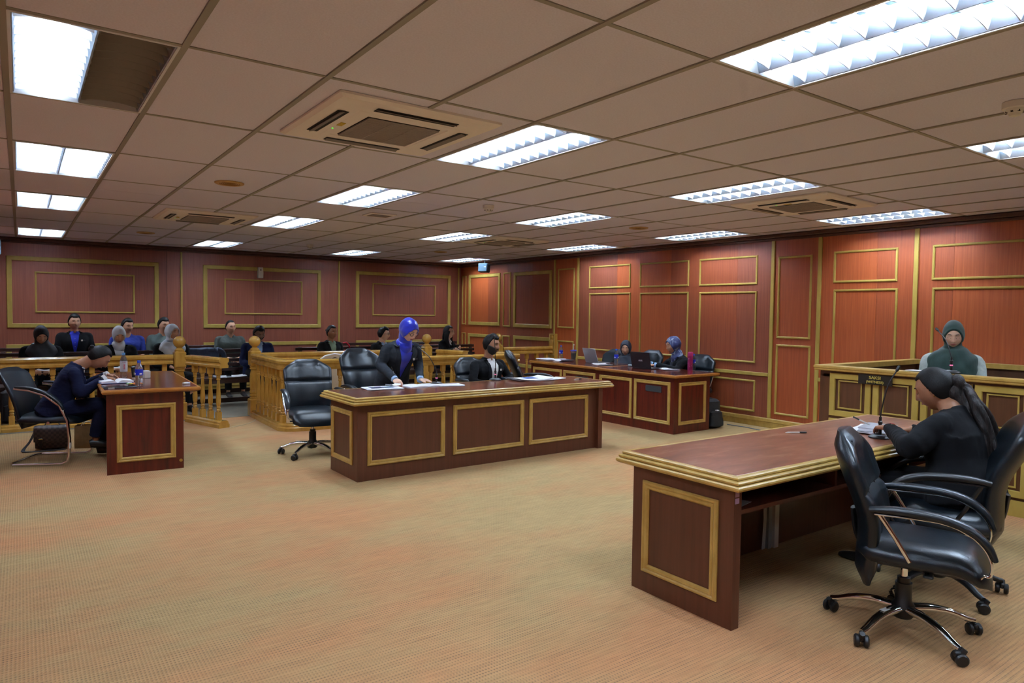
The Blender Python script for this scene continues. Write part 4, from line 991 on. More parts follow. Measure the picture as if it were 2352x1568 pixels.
    if hij is not None:
        ow, oh, oz = hij
        def hf(Pp):
            x, y, z = Pp[:, 0], Pp[:, 1], Pp[:, 2]
            e = np.sqrt((x/ow)**2+((z-oz)/oh)**2); k = np.where(y > .01, ss(.93, 1.05, e), 1.0)
            bulge = .012*ss(-.02, -.07, y)+.002*ss(.03, .09, z)
            return k*(.0095+bulge+.004*np.exp(-((e-1.06)/.10)**2)*(y > 0)+.0015*noise3(Pp, 60, sd))-.016*(1-k)
        q = MB(); shell(q, hf, fem)
        q.v = [tuple(HM_ @ Vector(v)) for v in q.v]
        c1 = HM_ @ Vector((0, -.016, -.108)); c0 = HM_ @ Vector((0, -.030, -.060))
        if bib == 0: dr = [(c0, (.066, .062)), (c1, (.062, .066)), (N+upt*.045+fwd*.012, (.070, .072)), (N+fwd*.012, (.088, .086)), (N-upt*.05+fwd*.022, (.078, .088)), (N-upt*.10, (.04, .06))]
        elif bib == 1: dr = [(c0, (.068, .064)), (c1, (.070, .070)), (N+upt*.04+fwd*.012, (.092, .085)), (N-upt*.03+fwd*.012, (.150*w, .105)), (N-upt*.10+fwd*.018, (.178*w, .122)), (N-upt*.20+fwd*.035, (.12, .120)), (N-upt*.30+fwd*.06, (.04, .09))]
        else: dr = [(c0, (.068, .064)), (c1, (.072, .072)), (N+upt*.045+fwd*.01, (.10, .09)), (N-upt*.03+fwd*.01, (.175*w, .115)), (N-upt*.12+fwd*.012, (.190*w, .135)), (N-upt*.28+fwd*.025, (.165*w, .145)), (N-upt*.42+fwd*.03, (.15*w, .15)), (N-upt*.50+fwd*.03, (.14*w, .15))]
        q.loft([d[0] for d in dr], [d[1] for d in dr], n=36, e=2.2, sub=4)
        amp = .0030 if bib else .002
        fz = lambda co: np.where(co[:, 2] < c1.z+.01, amp*np.sin((co[:, 2]*34+co[:, 0]*30+5*noise3(co, 7, sd)))+.6*amp*np.sin(co[:, 0]*70-co[:, 2]*30+4*noise3(co, 9, sd+5)), 0)*1.0
        part('headscarf', remesh(q, vox*.85, 2, hijm, name='headscarf', disp=fz))
        if bib == 0: # tails tucked in the jacket opening
            pass
    if beard:
        def bf(Pp):
            x, y, z = Pp[:, 0], Pp[:, 1], Pp[:, 2]; k = np.maximum(ss(-.046, -.056, z-.95*np.maximum(0, np.abs(x)-.022)), np.exp(-(x/.026)**4-((z+.047)/.006)**4)*(y > 0))*ss(-.02, .0, y)
            mouth = np.exp(-(x/.017)**4-((z+.062)/.0085)**4); cheek = np.exp(-((np.abs(x)-.0)/.030)**4-((z+.030)/.016)**4)
            k = k*(1-mouth)*(1-cheek*.0); return k*(.006+.003*(beard == 2))*(1)-.006*(1-k)
        q = MB(); shell(q, bf, fem); hpart('beard', q, mat('beard_grey', (44, 42, 42), .8) if beard == 1 else HAIR, vox*.7, 1)
    # ---- face
    bm_ = mat('eyebrow_dark', (24, 18, 16), .8)
    for s in (-1, 1):
        if brow:
            q = MB(); X = [.014, .024, .036, .047]; Z = [.029, .0315, .031, .026]
            q.tube([(s*x, face_y(x, z, .0008, fem), z) for x, z in zip(X, Z)], [.0016, .0030, .0028, .0012], 6); hpart('eyebrow', q, bm_)
        yf = face_y(.031, .006, 0, fem)
        if eyes == 'open':
            q = MB(); q.ell((s*.031, yf-.006, .006), (.0135, .0105, .0062), 14, 8, mi=0); q.ell((s*.031, yf-.001, .006), (.0056, .0062, .0054), 12, 8, mi=1); hpart('eye', q, [EYEW, IRIS])
        q = MB(); dz = .0 if eyes == 'open' else -.006; up_ = 1 if eyes == 'open' else -1
        q.tube([(s*x, face_y(x, .006, 0.0025 if eyes == 'open' else .003, fem)-.0, .006+dz+up_*(.0058-.0045*((x-.031)/.014)**2)) for x in (.017, .022, .027, .031, .035, .040, .045)], [.0010, .0018, .0021, .0023, .0021, .0018, .0010], 6); hpart('eyelashes', q, bm_)
    q = MB(); lm = mat('lips_%d_%d_%d' % lipc, lipc, .45)
    ly = face_y(0, -.062, 0, fem)
    q.loft([(-.023, ly-.010, -.062), (-.012, ly-.0015, -.060), (0, ly+.0012, -.061), (.012, ly-.0015, -.060), (.023, ly-.010, -.062)], [(.001, .001), (.004, .0045), (.004, .0050), (.004, .0045), (.001, .001)], side=(0, 1, 0), n=10)
    hpart('lips', q, lm)
    if glasses:
        gm = mat('glasses_'+glasses, {'dark': (22, 18, 18), 'wire': (150, 140, 120)}[glasses], .3, 0 if glasses == 'dark' else 1); r_ = .0022 if glasses == 'dark' else .0011
        q = MB(); yg = face_y(.031, .006, .016, fem)
        for s in (-1, 1):
            q.tube([(s*(.033+.021*math.cos(a)), yg-.004*abs(math.cos(a))*(s*math.cos(a) > 0), .002+.017*math.sin(a)) for a in np.linspace(0, 2*PI, 20, endpoint=False)], r_, 6, loop=True)
            q.tube([(s*.054, yg-.004, .006), (s*.072, .05, .008), (s*.080, .0, .004)], r_*.9, 6)
        q.tube([(-.012, yg, .006), (0, yg+.003, .009), (.012, yg, .006)], r_, 6); hpart('glasses', q, gm)
    t['_'] = 1; del t['_']
    return t, HM_, onj, N, upt, fwd
SK1 = skin('light', (206, 166, 140)); SK2 = skin('tan', (196, 150, 122)); SK3 = skin('brown', (160, 116, 90)); SK4 = skin('deep', (112, 80, 62)); SK5 = skin('fair', (222, 184, 160))
GREYH = noisy('silver_scarf', [(184, 198, 212), (204, 216, 228)], (8, 8, 8), .6, 3, sheen=.3)
BLUEH = noisy('blue_satin_scarf', [(14, 32, 168), (28, 52, 206)], (8, 8, 8), .28, 3, sheen=.4)
BLKH = noisy('black_scarf', [(16, 18, 22), (28, 30, 36)], (8, 8, 8), .75, 3)
NAVH = noisy('dark_navy_scarf', [(24, 32, 46), (34, 44, 60)], (8, 8, 8), .7, 3)
GRNH = noisy('dark_green_scarf', [(22, 52, 48), (32, 66, 60)], (8, 8, 8), .7, 3, sheen=.2)
PATH = noisy('patterned_scarf', [(44, 54, 96), (52, 64, 112), (150, 166, 190), (60, 70, 120)], (7, 7, 7), .6, 2, dist=1.2, pos=(.40, .66))
BSH = mat('royal_blue_shirt', (24, 46, 190), .7); LBS = mat('light_blue_shirt', (150, 184, 224), .75); GRS = mat('pale_green_shirt', (150, 184, 160), .75)
BLUEP = noisy('blue_polo', [(24, 44, 132), (34, 58, 158)], (6, 6, 6), .8, 3, bump=.3, bscale=(10, 10, 10)); TEAL = noisy('grey_green_jacket', [(84, 104, 104), (104, 124, 122)], (6, 6, 6), .7, 3, bump=.3, bscale=(10, 10, 10))
OLIVE = noisy('olive_jacket', [(48, 56, 52), (64, 72, 66)], (6, 6, 6), .7, 3, bump=.3, bscale=(10, 10, 10)); MINT = noisy('pale_blouse', [(178, 196, 196), (196, 212, 210)], (60, 60, 60), .8, 3)
GRP = 'people seated in the gallery'
def sitter(label, x, y, z, yaw=PI, **k):
    """gallery sitter with head centre at world (x, y, z); z sets the seated height"""
    lean = k.pop('lean', .02); hp = k.get('hp', 0); off = .04+max(0, -hp)*.09
    N = (0, lean, z-.152+max(0, -hp)*.03); H = (0, lean+off, z)
    c, s = math.cos(yaw), math.sin(yaw); ox, oy = -s*H[1], c*H[1]
    return person(label, (x-ox, y-oy), yaw, N, H, pel=(0, -.03, .51), group=GRP, trous=k.pop('trous', BLACK), vox=k.pop('vox', .0075), **k)
sitter('person in black headscarf and glasses looking down, far left of the gallery', .22, 11.02, 1.10, hy=.12, hp=-.45, fem=True, skinm=SK2, top=BLACK, hij=(.058, .082, -.026), hijm=BLKH, bib=1, glasses='wire', eyes='down', w=1.08)
sitter('person in black suit and bright blue shirt sitting upright at left', .67, 12.42, 1.245, hy=.15, skinm=SK2, top=BLACK, shirt=BSH, hair='short', badge=True, vdepth=.34, w=1.1)
sitter('person in pale grey headscarf and black jacket looking down at papers', 1.12, 11.02, 1.095, hy=.05, hp=-.42, fem=True, skinm=SK2, top=BLACK, hij=(.058, .080, -.028), hijm=GREYH, bib=0, shirt=GREYH, shirtn='scarf_tail', collar=False, vdepth=.36, vw=.075, eyes='down')
sitter('person in blue short sleeved shirt half hidden behind the pale headscarf', 1.38, 12.42, 1.185, hy=.4, hp=-.1, skinm=SK2, top=BLUEP, topn='shirt', hair='short', short=True, w=1.12)
sitter('person in grey green jacket half hidden behind the silver blue headscarf', 1.90, 12.42, 1.20, hy=.35, hp=-.08, skinm=SK2, top=TEAL, hair='short', w=1.1)
sitter('person in silver blue headscarf looking to the right, behind the ball post', 1.80, 11.02, 1.125, yaw=PI+.15, hy=.35, fem=True, skinm=SK2, top=BLACK, topn='blouse', hij=(.060, .082, -.024), hijm=GREYH, bib=1, w=1.1)
sitter('person in dark olive jacket sitting upright on the rear bench', 2.94, 12.42, 1.165, hy=.2, hp=-.05, skinm=SK2, top=OLIVE, hair='receding', w=1.12)
sitter('bearded person in dark suit, pale blue shirt and glasses bending his head down', 3.03, 11.02, 1.10, hy=.15, hp=-.38, skinm=SK4, top=NAVY, shirt=LBS, hair='short', beard=2, glasses='wire', eyes='down', w=1.12, lean=.06)
sitter('person in black blazer and pale green shirt with hair tied back', 4.21, 11.02, 1.11, yaw=PI+.1, hy=.2, fem=True, skinm=SK3, top=BLACK, shirt=GRS, hair='bun', w=.98)
sitter('person in dark rimmed glasses behind the standing woman', 5.15, 11.02, 1.075, yaw=PI+.35, hy=.5, hp=-.05, skinm=SK5, top=BLACK, shirt=LBS, hair='short', glasses='dark', w=1.08)
# arms folded, long hair
cr = {1: [(.20, .10, .74), (-.03, .26, .80), (-1, -.1, .05), (0, -1, 0), (0, .2, 1)], -1: [(-.20, .10, .74), (.03, .29, .77), (1, -.1, .0), (0, -1, 0), (0, .2, 1)]}
sitter('person with long dark hair and glasses sitting with folded arms', 6.46, 11.02, 1.10, yaw=PI+.45, hy=.15, fem=True, skinm=SK5, top=BLACK, shirt=WHITE, shirtn='blouse', lapel=False, vdepth=.07, hair='long', glasses='wire', arms=cr, badge=False, w=1.0)
# woman writing at the left desk (faces +x)
dy = -.33
pn12 = person('person in navy suit bent over a book at the left desk', (.22, 7.86), facing(1, -.05), (.02, .225, .905), (.03, .40, .99), hp=-.78, hy=-.05, pel=(0, .02, .50), fem=True, skinm=SK3, top=NAVY, trous=NAVY, shirt=WHITE, vdepth=.30, vw=.05, hair='bun', eyes='down', vox=.0055, cvox=.008, w=1.0, cuff_m=WHITE,
    arms={1: [(.24, .24, .66), (.20, .44, .795), (-.25, .95, -.05), (0, 0, -1), (-1, .3, .1), {'curl': .45, 'pinch': True}], -1: [(-.25, .26, .68), (-.13, .47, .80), (.35, .9, -.1), (0, 0, -1), (1, .3, .1), {'curl': .3}]},
    legs={1: [Vector((.095, .02, .49)), Vector((.13, .42, .53)), Vector((.06, .36, .20))], -1: [Vector((-.095, .02, .49)), Vector((-.12, .44, .49)), Vector((-.10, .42, .11))]})
WATCH = True
# standing woman in blue headscarf
person('standing person in royal blue satin headscarf and charcoal jacket, writing', (3.22, 6.58), PI+.12, (0, .13, 1.145), (.0, .235, 1.285), hp=-.50, hy=.12, pel=(0, -.05, .80), stand=True, fem=True, skinm=SK5, top=CHAR, trous=CHAR, shirt=BLUEH, shirtn='scarf_tail', collar=False, vdepth=.36, vw=.085,
    hij=(.060, .082, -.028), hijm=BLUEH, bib=0, glasses='dark', eyes='down', vox=.0052, cvox=.008, w=1.04, badge=True, lipc=(160, 84, 84), cuff_m=LBS,
    arms={1: [(.235, .08, .92), (.235, .335, .80), (.05, .80, -.35), (0, 0, -1), (-1, .2, .3), {'curl': .55, 'pinch': True}], -1: [(-.225, .08, .92), (-.06, .355, .785), (-.55, .85, -.1), (0, 0, -1), (1, .3, 0), {'curl': .12}]},
    legs={s: [Vector((s*.09, -.05, .78)), Vector((s*.10, -.02, .44)), Vector((s*.10, -.05, .09))] for s in (-1, 1)})
# bearded man at the central desk
person('bearded person in black suit and white shirt seated at the central desk', (4.65, 6.96), PI+.22, (0, -.01, .905), (.0, .04, 1.085), hp=-.10, hy=.20, pel=(0, -.04, .50), skinm=SK3, top=BLACK, trous=BLACK, shirt=WHITE, vdepth=.42, vw=.075, hair='short', beard=1, vox=.0058, cvox=.009, w=1.34, hs=1.04, badge=True, eyes='open',
    arms={s: [(s*.31, .05, .66), (s*.18, .28, .60), (-s*.4, .9, -.2), (0, 0, -1), (-s, 0, .3)] for s in (-1, 1)})
# two women at the side desk
person('person in dark navy headscarf behind the dark laptop', (7.64, 7.60), facing(-.80, -.60), (0, .0, .80), (.0, .05, .955), hp=-.15, hy=-.02, pel=(0, -.03, .46), fem=True, skinm=SK2, top=BLACK, trous=BLACK, hij=(.057, .084, -.022), hijm=NAVH, bib=1, eyes='down', vox=.0065, cvox=.010, badge=2, w=1.0)
person('person in patterned blue and white headscarf typing on the dark laptop', (7.60, 6.48), facing(-.90, .42), (0, .04, .895), (.0, .12, 1.05), hp=-.22, hy=.12, pel=(0, -.04, .48), fem=True, skinm=SK2, top=BLACK, trous=BLACK, shirt=NAVH, shirtn='scarf_tail', collar=False, hij=(.060, .084, -.022), hijm=PATH, bib=0, eyes='down', vox=.006, cvox=.009, w=1.08, cuff_m=LBS,
    arms={1: [(.25, .16, .72), (.13, .40, .775), (-.3, .9, -.05), (0, 0, -1), (-1, .3, 0), {'curl': .25}], -1: [(-.25, .18, .72), (-.10, .42, .775), (.25, .9, -.05), (0, 0, -1), (1, .3, 0), {'curl': .25}]})
# witness
person('person in dark green headscarf and pale blouse in the witness box', (6.84, 2.70, .18), facing(-.93, -.37), (0, .03, .985), (.0, .10, 1.155), hp=-.32, hy=.02, pel=(0, -.02, .55), fem=True, skinm=SK5, top=MINT, topn='blouse', trous=MINT, hij=(.061, .092, -.026), hijm=GRNH, bib=2, eyes='down', vox=.006, cvox=.009, w=1.08, fat=.05, lipc=(176, 92, 88))
# woman seen from behind at the right desk
pb = person('person in black suit with long wavy ponytail, seen from behind at right', (4.27, 1.42), facing(-.06, 1), (.045, .265, .955), (.08, .365, 1.065), hp=-.35, hy=.06, pel=(0, .17, .52), fem=True, skinm=SK3, top=BLACK, trous=BLACK, hair='pony', eyes='down', vox=.0055, cvox=.009, w=1.26, hs=1.05, fat=.30,
    arms={-1: [(-.31, .34, .775), (.04, .60, .812), (.45, .85, -.1), (0, 0, -1), (1, .3, 0), {'curl': .35}], 1: [(.34, .32, .74), (.22, .55, .79), (-.3, .9, -.1), (0, 0, -1), (-1, .3, 0), {'curl': .3}]})
HMb = pb[1]; q = MB()
q.ell((0, -.115, .01), (.040, .036, .046)); q.ell((0, -.085, -.045), (.060, .040, .060)); q.ell((0, -.10, -.10), (.050, .038, .07))
q.v = [tuple(HMb @ Vector(v)) for v in q.v]
base = HMb @ Vector((0, -.13, -.005))
for k in range(16):
    a = random.uniform(-1, 1); bb = random.uniform(-1, 1)
    pts = []
    for i in range(8):
        f = i/7; sp = .012+.055*math.sin(f*PI*.75)
        pts.append(base+Vector((a*sp+.012*math.sin(f*11+k), -.02-.20*f+bb*sp*.8+.05*f*f, -.01-.40*f-.05*f*f+.014*math.sin(f*13+k*2))))
    q.loft(pts, [.012, .017, .018, .018, .017, .015, .011, .003], side=(1, 0, 0), n=8, sub=2)
hp_ = obj('ponytail', remesh(q, .0055, 1, noisy('ponytail_hair', [(12, 10, 11), (48, 42, 41)], (90, 90, 16), .5, 4, bump=.5, bscale=(240, 240, 40), spec=.25), name='ponytail'), None, pb[0])
for s in (-1,):
    q = MB(); q.ell((s*.082, -.004, -.034), (.004, .004, .004), 10, 6); q.v = [tuple(HMb @ Vector(v)) for v in q.v]; obj('earring', q, mat('gold_earring', (220, 190, 110), .2, 1), pb[0])
w_ = Vector((-.15, .47, .800)); 
def ringband(c, d, r, tr, m, nm, par):
    d = Vector(d).normalized(); u = d.cross(Vector((0, 0, 1))).normalized(); v = d.cross(u)
    q = MB(); q.tube([Vector(c)+u*r*math.cos(a)+v*r*math.sin(a) for a in np.linspace(0, 2*PI, 20, endpoint=False)], tr, 8, loop=True); obj(nm, q, m, par)
ringband((.205, .415, .79), (-.1, 1, .5), .030, .009, PLASTIC, 'wristwatch', pn12[0])
ringband((.022, .58, .812), (.5, .45, .1), .030, .004, mat('red_thread', (190, 30, 50), .6), 'bracelet', pb[0])
ringband((-.0, .565, .808), (.5, .45, .1), .033, .0025, mat('gold_earring', (220, 190, 110), .2, 1), 'bracelet', pb[0])
# ------------------------------------------------------------------ things on the desks
CLEAR = mat('clear_plastic', (235, 242, 248), .08, trans=.92)
CAPB = mat('blue_cap', (40, 84, 200), .4); CAPL = mat('light_blue_cap', (110, 170, 230), .4)
LBL = mat('blue_label', (22, 52, 210), .5); LBW = mat('white_label', (228, 232, 240), .5); LBR = mat('pink_print', (220, 60, 110), .5)
def bottle(loc, label, cap=CAPB, h=.225, r=.031, wrap=LBL, word=None, wcol=None):
    t = thing('water_bottle', label, 'bottle', loc, random.uniform(0, 6) if not word else 0, 'plastic water bottles'); k = h/.225
    pr = [(0, .0), (r*.82, .0), (r, .008), (r*.93, .018), (r, .028), (r*.93, .040), (r, .052), (r*.93, .064), (r, .076), (r*.97, .09), (r, .10), (r, .145), (r*.97, .155), (r*.75, .18), (r*.42, .20), (r*.40, .206), (0, .206)]
    obj('bottle_body', MB().lathe([(a, z*k) for a, z in pr], 24), CLEAR, t)
    obj('cap', MB().lathe([(0, .204*k), (r*.46, .204*k), (r*.47, .222*k), (r*.42, .226*k), (0, .226*k)], 18), cap, t)
    lo, hi = (.095, .147) if wrap is LBL else (.055, .150)
    lb = obj('label_wrap', MB().lathe([(r+.0006, lo*k), (r+.0010, lo*k), (r+.0010, hi*k), (r+.0006, hi*k)], 24), wrap, t)
    if wrap is LBL:
        for a in range(4):
            q = MB(); q.M = Matrix.Rotation(a*PI/2, 4, 'Z'); q.box((-.010, -r-.0020, (lo+.008)*k), (.012, -r-.0008, (lo+.020)*k)); obj('label_print', q, LBW, t, smooth=0)
    if word:
        text(word, .026, (0, -r-.002, .10*k), (R(90), R(-90), 0), wcol, lb, name='lettering')
        for i in range(5): q = MB(); x = -.014+i*.007; q.box((x, -r-.002, .140*k), (x+.004, -r-.001, .1445*k)); obj('label_print', q, LBR if i % 2 else mat('navy_print', (30, 40, 110), .5), t, smooth=0)
    return t
def sheets(loc, rz, w, h, n, label, cat='papers', name='papers', curl=.0, offs=.012, m=None, group=None):
    """loose stack: n sheets, each slightly turned, with gently curved surface"""
    t = thing(name, label, cat, loc, rz, group)
    for k in range(n):
        rs = []
        for i in range(9):
            x = -w/2+w*i/8; z = .0012+k*.0022+curl*abs(x/(w/2))**3*(.4+.3*k)+.0012*math.sin(i*1.3+k)*(curl > 0)
            rs.append([(x, -h/2, z), (x, h/2, z), (x, h/2, z+.0011), (x, -h/2, z+.0011)])
        o = obj('sheet', MB().rings(rs), m or PAPER, t, smooth=50); o.location = (random.uniform(-offs, offs), random.uniform(-offs, offs), 0); o.rotation_euler = (0, 0, random.uniform(-.12, .12)*(k > 0))
    return t
def open_book(loc, rz, w, h, label, cover=None, th=.014, cat='notebook'):
    t = thing('open_notebook', label, cat, loc, rz)
    obj('cover', MB().box((-w-.005, -h/2-.004, 0), (w+.005, h/2+.004, .0025), .001), cover or mat('blue_cover', (60, 110, 190), .5), t, smooth=0)
    for s in (-1, 1):
        rs = []
        for i in range(10):
            f = i/9; x = s*w*f; z = .0025+th*(math.sin(min(1, f*2.6)*PI/2)*(1-.55*f)+.06)
            rs.append([(x, -h/2, .0025), (x, h/2, .0025), (x, h/2, z), (x, -h/2, z)])
        pg = obj('page_block', MB().rings(rs), PAPER, t, smooth=50)
        q = MB()
        for k in range(9): q.box((s*(w*.18), -h*.36+k*h*.08, .0105), (s*(w*.18+w*.6*random.uniform(.6, 1)), -h*.36+k*h*.08+.0016, .0109)) if False else None
    return t
def mic(loc, rz, label, lean=(0.0, .12), h=.36, arm=None):
    t = thing('microphone', label, 'microphone', loc, rz, 'gooseneck desk microphones')
    obj('base', MB().lathe([(0, 0), (.064, 0), (.066, .006), (.058, .014), (.036, .020), (.030, .024), (0, .025)], 28), PLASTIC, t)
    obj('base_ring', MB().lathe([(.040, .0185), (.046, .0165), (.046, .019), (.040, .0215)], 28), mat('grey_ring', (120, 130, 138), .3), t)
    obj('stem', MB().lathe([(.0, .02), (.010, .02), (.010, .085), (.013, .088), (.013, .10), (.008, .105), (.008, .13), (0, .13)], 14), PLASTIC, t)
    obj('indicator', MB().lathe([(.0108, .058), (.0116, .058), (.0116, .068), (.0108, .068)], 14), mat('pink_led', (230, 120, 170), .4, emit=.6), t)
    lx, ly = lean; pts = [(0, 0, .12), (lx*.08, ly*.08, h*.45), (lx*.45, ly*.45, h*.78), (lx, ly, h)]
    obj('gooseneck', MB().loft(pts, [(.0042, .0042)]*4, side=(1, 0, 0), n=8, sub=5), PLASTIC, t)
    d = (Vector(pts[-1])-Vector(pts[-2])).normalized(); p = Vector(pts[-1])
    obj('capsule', MB().loft([p-d*.008, p, p+d*.022, p+d*.032], [(.006, .006), (.009, .009), (.0095, .0095), (.005, .005)], n=12), PLASTIC, t)
    return t
def pen(loc, rz, label, up=None, col=None):
    t = thing('pen', label, 'pen', loc, rz)
    d = Vector(up or (1, 0, 0)).normalized(); p = Vector((0, 0, .005)) if up is None else Vector((0, 0, 0))
    obj('barrel', MB().tube([p, p+d*.012, p+d*.02, p+d*.13], [.0008, .003, .0045, .0045], 8), col or WPLAST, t)
    obj('pen_cap', MB().tube([p+d*.095, p+d*.14], [.0052, .0052], 8), PLASTIC, t)
    return t
Z1 = .7362; ZL = .7562
# left desk
bottle((.86, 8.08, ZL), 'tall bottle with a light blue cap and white label reading evian', CAPL, .255, .034, LBW, 'evian', LBR)
bottle((.885, 7.15, ZL), 'clear water bottle with blue label at the front of the left desk', CAPB, .235, .033)
open_book((.735, 7.55, ZL+.004), R(4), .135, .21, 'thick open notebook in front of the woman in navy', th=.03)
t = thing('tablet_case', 'slate grey tablet in a case under the edge of the open notebook', 'tablet', (.72, 7.12, ZL), R(3))
obj('case_cover', MB().box((-.13, -.09, 0), (.13, .09, .008), .003), mat('slate_case', (70, 84, 98), .5), t); obj('case_clasp', MB().box((-.10, -.092, .001), (-.05, -.088, .007)), WPLAST, t, smooth=0); obj('tablet_body', MB().box((-.125, -.085, .008), (.125, .085, .013), .002), mat('dark_glass', (20, 26, 34), .15), t)
t = thing('coffee_cup', 'dark paper cup standing between the two bottles at left', 'cup', (.94, 7.86, ZL))
obj('cup_body', MB().lathe([(0, 0), (.030, 0), (.040, .11), (.040, .115), (0, .115)], 24), mat('dark_cup', (34, 36, 38), .6), t); obj('cup_base_band', MB().lathe([(.0302, 0), (.0312, 0), (.0322, .018), (.0312, .018)], 24), WPLAST, t); obj('cup_lid', MB().lathe([(0, .112), (.043, .112), (.043, .122), (.034, .13), (0, .13)], 24), PLASTIC, t)
q = MB()
for k in range(6): q.box((-.018+.006*(k % 3), -.0365-.0016*(k//3), .045+.014*(k//3)), (-.015+.006*(k % 3), -.034, .052+.014*(k//3)))
obj('cup_print', q, WPLAST, t, smooth=0)
t = thing('tissue_box', 'small white box behind the blue labelled bottle at left', 'box', (1.04, 7.92, ZL), .3); obj('box_body', MB().box((-.03, -.045, 0), (.03, .045, .075), .004), WPLAST, t); obj('flap', MB().box((-.026, -.02, .0752), (.026, .02, .078), .001), PAPER, t)
t = thing('eraser', 'small white eraser at the far right corner of the left desk', 'eraser', (1.28, 7.12, ZL), .3); obj('eraser_block', MB().box((-.03, -.02, 0), (.03, .02, .016), .004), WPLAST, t); obj('sleeve', MB().box((-.012, -.0205, -.0), (.03, .0205, .0165), .003), PAPER, t)
t = thing('highlighter', 'yellow capped highlighter lying by the blue labelled bottle', 'marker', (.84, 7.28, ZL), .9); obj('barrel', MB().tube([(0, 0, .008), (.09, 0, .008)], .008, 10), mat('orange_barrel', (220, 130, 70), .5), t); obj('marker_cap', MB().tube([(-.03, 0, .008), (.0, 0, .008)], .0086, 10), mat('yellow_cap', (230, 210, 40), .5), t)
t = thing('sticky_tabs', 'small pale green sticky tabs beside the notebook at left', 'sticky notes', (.83, 7.40, ZL), .2); obj('tab', MB().box((-.02, -.02, 0), (.02, .02, .006), .001), mat('green_tab', (150, 210, 150), .6), t); obj('tab', MB().box((-.012, -.02, .006), (.02, .012, .011), .001), PAPER, t)
# central desk
t = sheets((2.80, 6.02, Z1), R(-6), .34, .26, 5, 'stack of printed pages with a dark photo on the left of the central desk')
obj('print_block', MB().box((-.12, -.06, .0135), (.0, .06, .0142)), mat('dark_print', (50, 58, 92), .5), t, smooth=0); obj('print_block', MB().box((.01, -.06, .0135), (.10, .04, .0142)), mat('mid_print', (110, 130, 160), .5), t, smooth=0)
sheets((2.95, 6.10, Z1+.015), R(20), .14, .08, 2, 'curled photo print lying on top of the printed pages', curl=.02)
open_book((3.27, 6.07, Z1), R(2), .20, .24, 'open notebook under the hands of the standing woman', mat('white_cover', (200, 210, 224), .5), th=.010)
sheets((3.52, 5.98, Z1), R(-10), .26, .20, 3, 'loose white sheets right of the open notebook')
mic((3.46, 6.14, Z1), 0, 'gooseneck microphone in front of the standing woman, bent to the left', (-.16, .06), .36)
mic((4.23, 6.20, Z1), 0, 'gooseneck microphone straight in front of the bearded man', (.0, .03), .46)
t = sheets((4.60, 6.06, Z1), R(-3), .46, .30, 5, 'spread white papers in front of the bearded man', curl=.012, offs=.03)
obj('print_block', MB().box((-.05, -.02, .016), (.10, .10, .0168)), mat('blue_print', (70, 110, 190), .5), t, smooth=0)
sheets((4.92, 6.02, Z1), R(12), .22, .16, 2, 'single white sheet right of the spread papers', curl=.01)
pen((5.02, 5.80, Z1), R(12), 'white pen lying near the right end of the central desk')
pn = pen((3.055, 6.235, .79), 0, 'pen held upright in the right hand of the standing woman', up=(-.35, .1, .9), col=mat('pen_silver', (170, 180, 190), .3, .8))
# right foreground desk
sheets((4.52, 2.24, Z1), R(8), .34, .24, 3, 'white pages under the hand of the woman at the right desk', curl=.008)
t = thing('closed_book', 'closed book lying on the white pages at the right desk', 'book', (4.55, 2.22, Z1+.010), R(14)); obj('cover', MB().box((-.14, -.09, 0), (.14, .09, .003), .001).box((-.14, -.09, .020), (.14, .09, .023), .001), mat('grey_cover', (150, 160, 172), .4), t); obj('page_block', MB().box((-.135, -.085, .003), (.137, .085, .020)), PAPER, t, smooth=0)
mic((4.31, 2.09, Z1), 0, 'gooseneck microphone on the right foreground desk, nearest the camera', (.06, -.06), .42)
pen((3.94, 2.50, Z1), R(-32), 'white pen with a dark clip lying on the worn right desk')
pen((4.47, 2.23, Z1+.045), R(150), 'white pen held in the left hand of the woman at the right desk', up=(.8, .1, .35))
t = thing('paper_slip', 'small pale slip lying at the front of the open desk shelf', 'papers', (2.84, 2.03, .566), .2); obj('sheet', MB().box((-.06, -.03, 0), (.06, .03, .002)), mat('grey_paper', (150, 156, 160), .7), t, smooth=0)
# side desks
def laptop(loc, rz, label, col, w=.33, d=.22, ang=108, logo=None, key=PLASTIC):
    t = thing('laptop', label, 'laptop', loc, rz)
    obj('base', MB().box((-w/2, -d/2, 0), (w/2, d/2, .014), .004), col, t)
    obj('keyboard', MB().box((-w/2+.02, -d/2+.06, .014), (w/2-.02, d/2-.02, .016), .001), key, t, smooth=0)
    obj('touchpad', MB().box((-.05, -d/2+.008, .014), (.05, -d/2+.052, .0148)), mat('touchpad_grey', (90, 94, 98), .4), t, smooth=0)
    a = R(ang-90); q = MB(); q.box((-w/2, 0, 0), (w/2, .008, d+.005), .003)
    s = obj('screen_lid', q, col, t, loc=(0, d/2-.006, .012), rot=(-a, 0, 0))
    obj('display', MB().box((-w/2+.01, -.0012, .012), (w/2-.01, 0, d-.006)), mat('laptop_screen', (60, 80, 110), .2, emit=.4), s, smooth=0)
    if logo == 'disc': obj('logo', MB().lathe([(0, 0), (.017, 0), (.017, .001), (0, .001)], 24, (0, -.0095, .11), ax='y'), mat('logo_dark', (60, 64, 70), .3), s).location = (0, .0, 0)
    elif logo: text(logo, .030, (0, .0092, .105), (R(90), 0, PI), mat('logo_pale', (180, 186, 196), .4), s, name='lettering')
    return t
lp1 = laptop((7.07, 7.62, Z1), facing(-.93, .12), 'open silver laptop on the side desk with a round badge on its lid', mat('silver_laptop', (166, 174, 184), .35, .5), logo='disc')
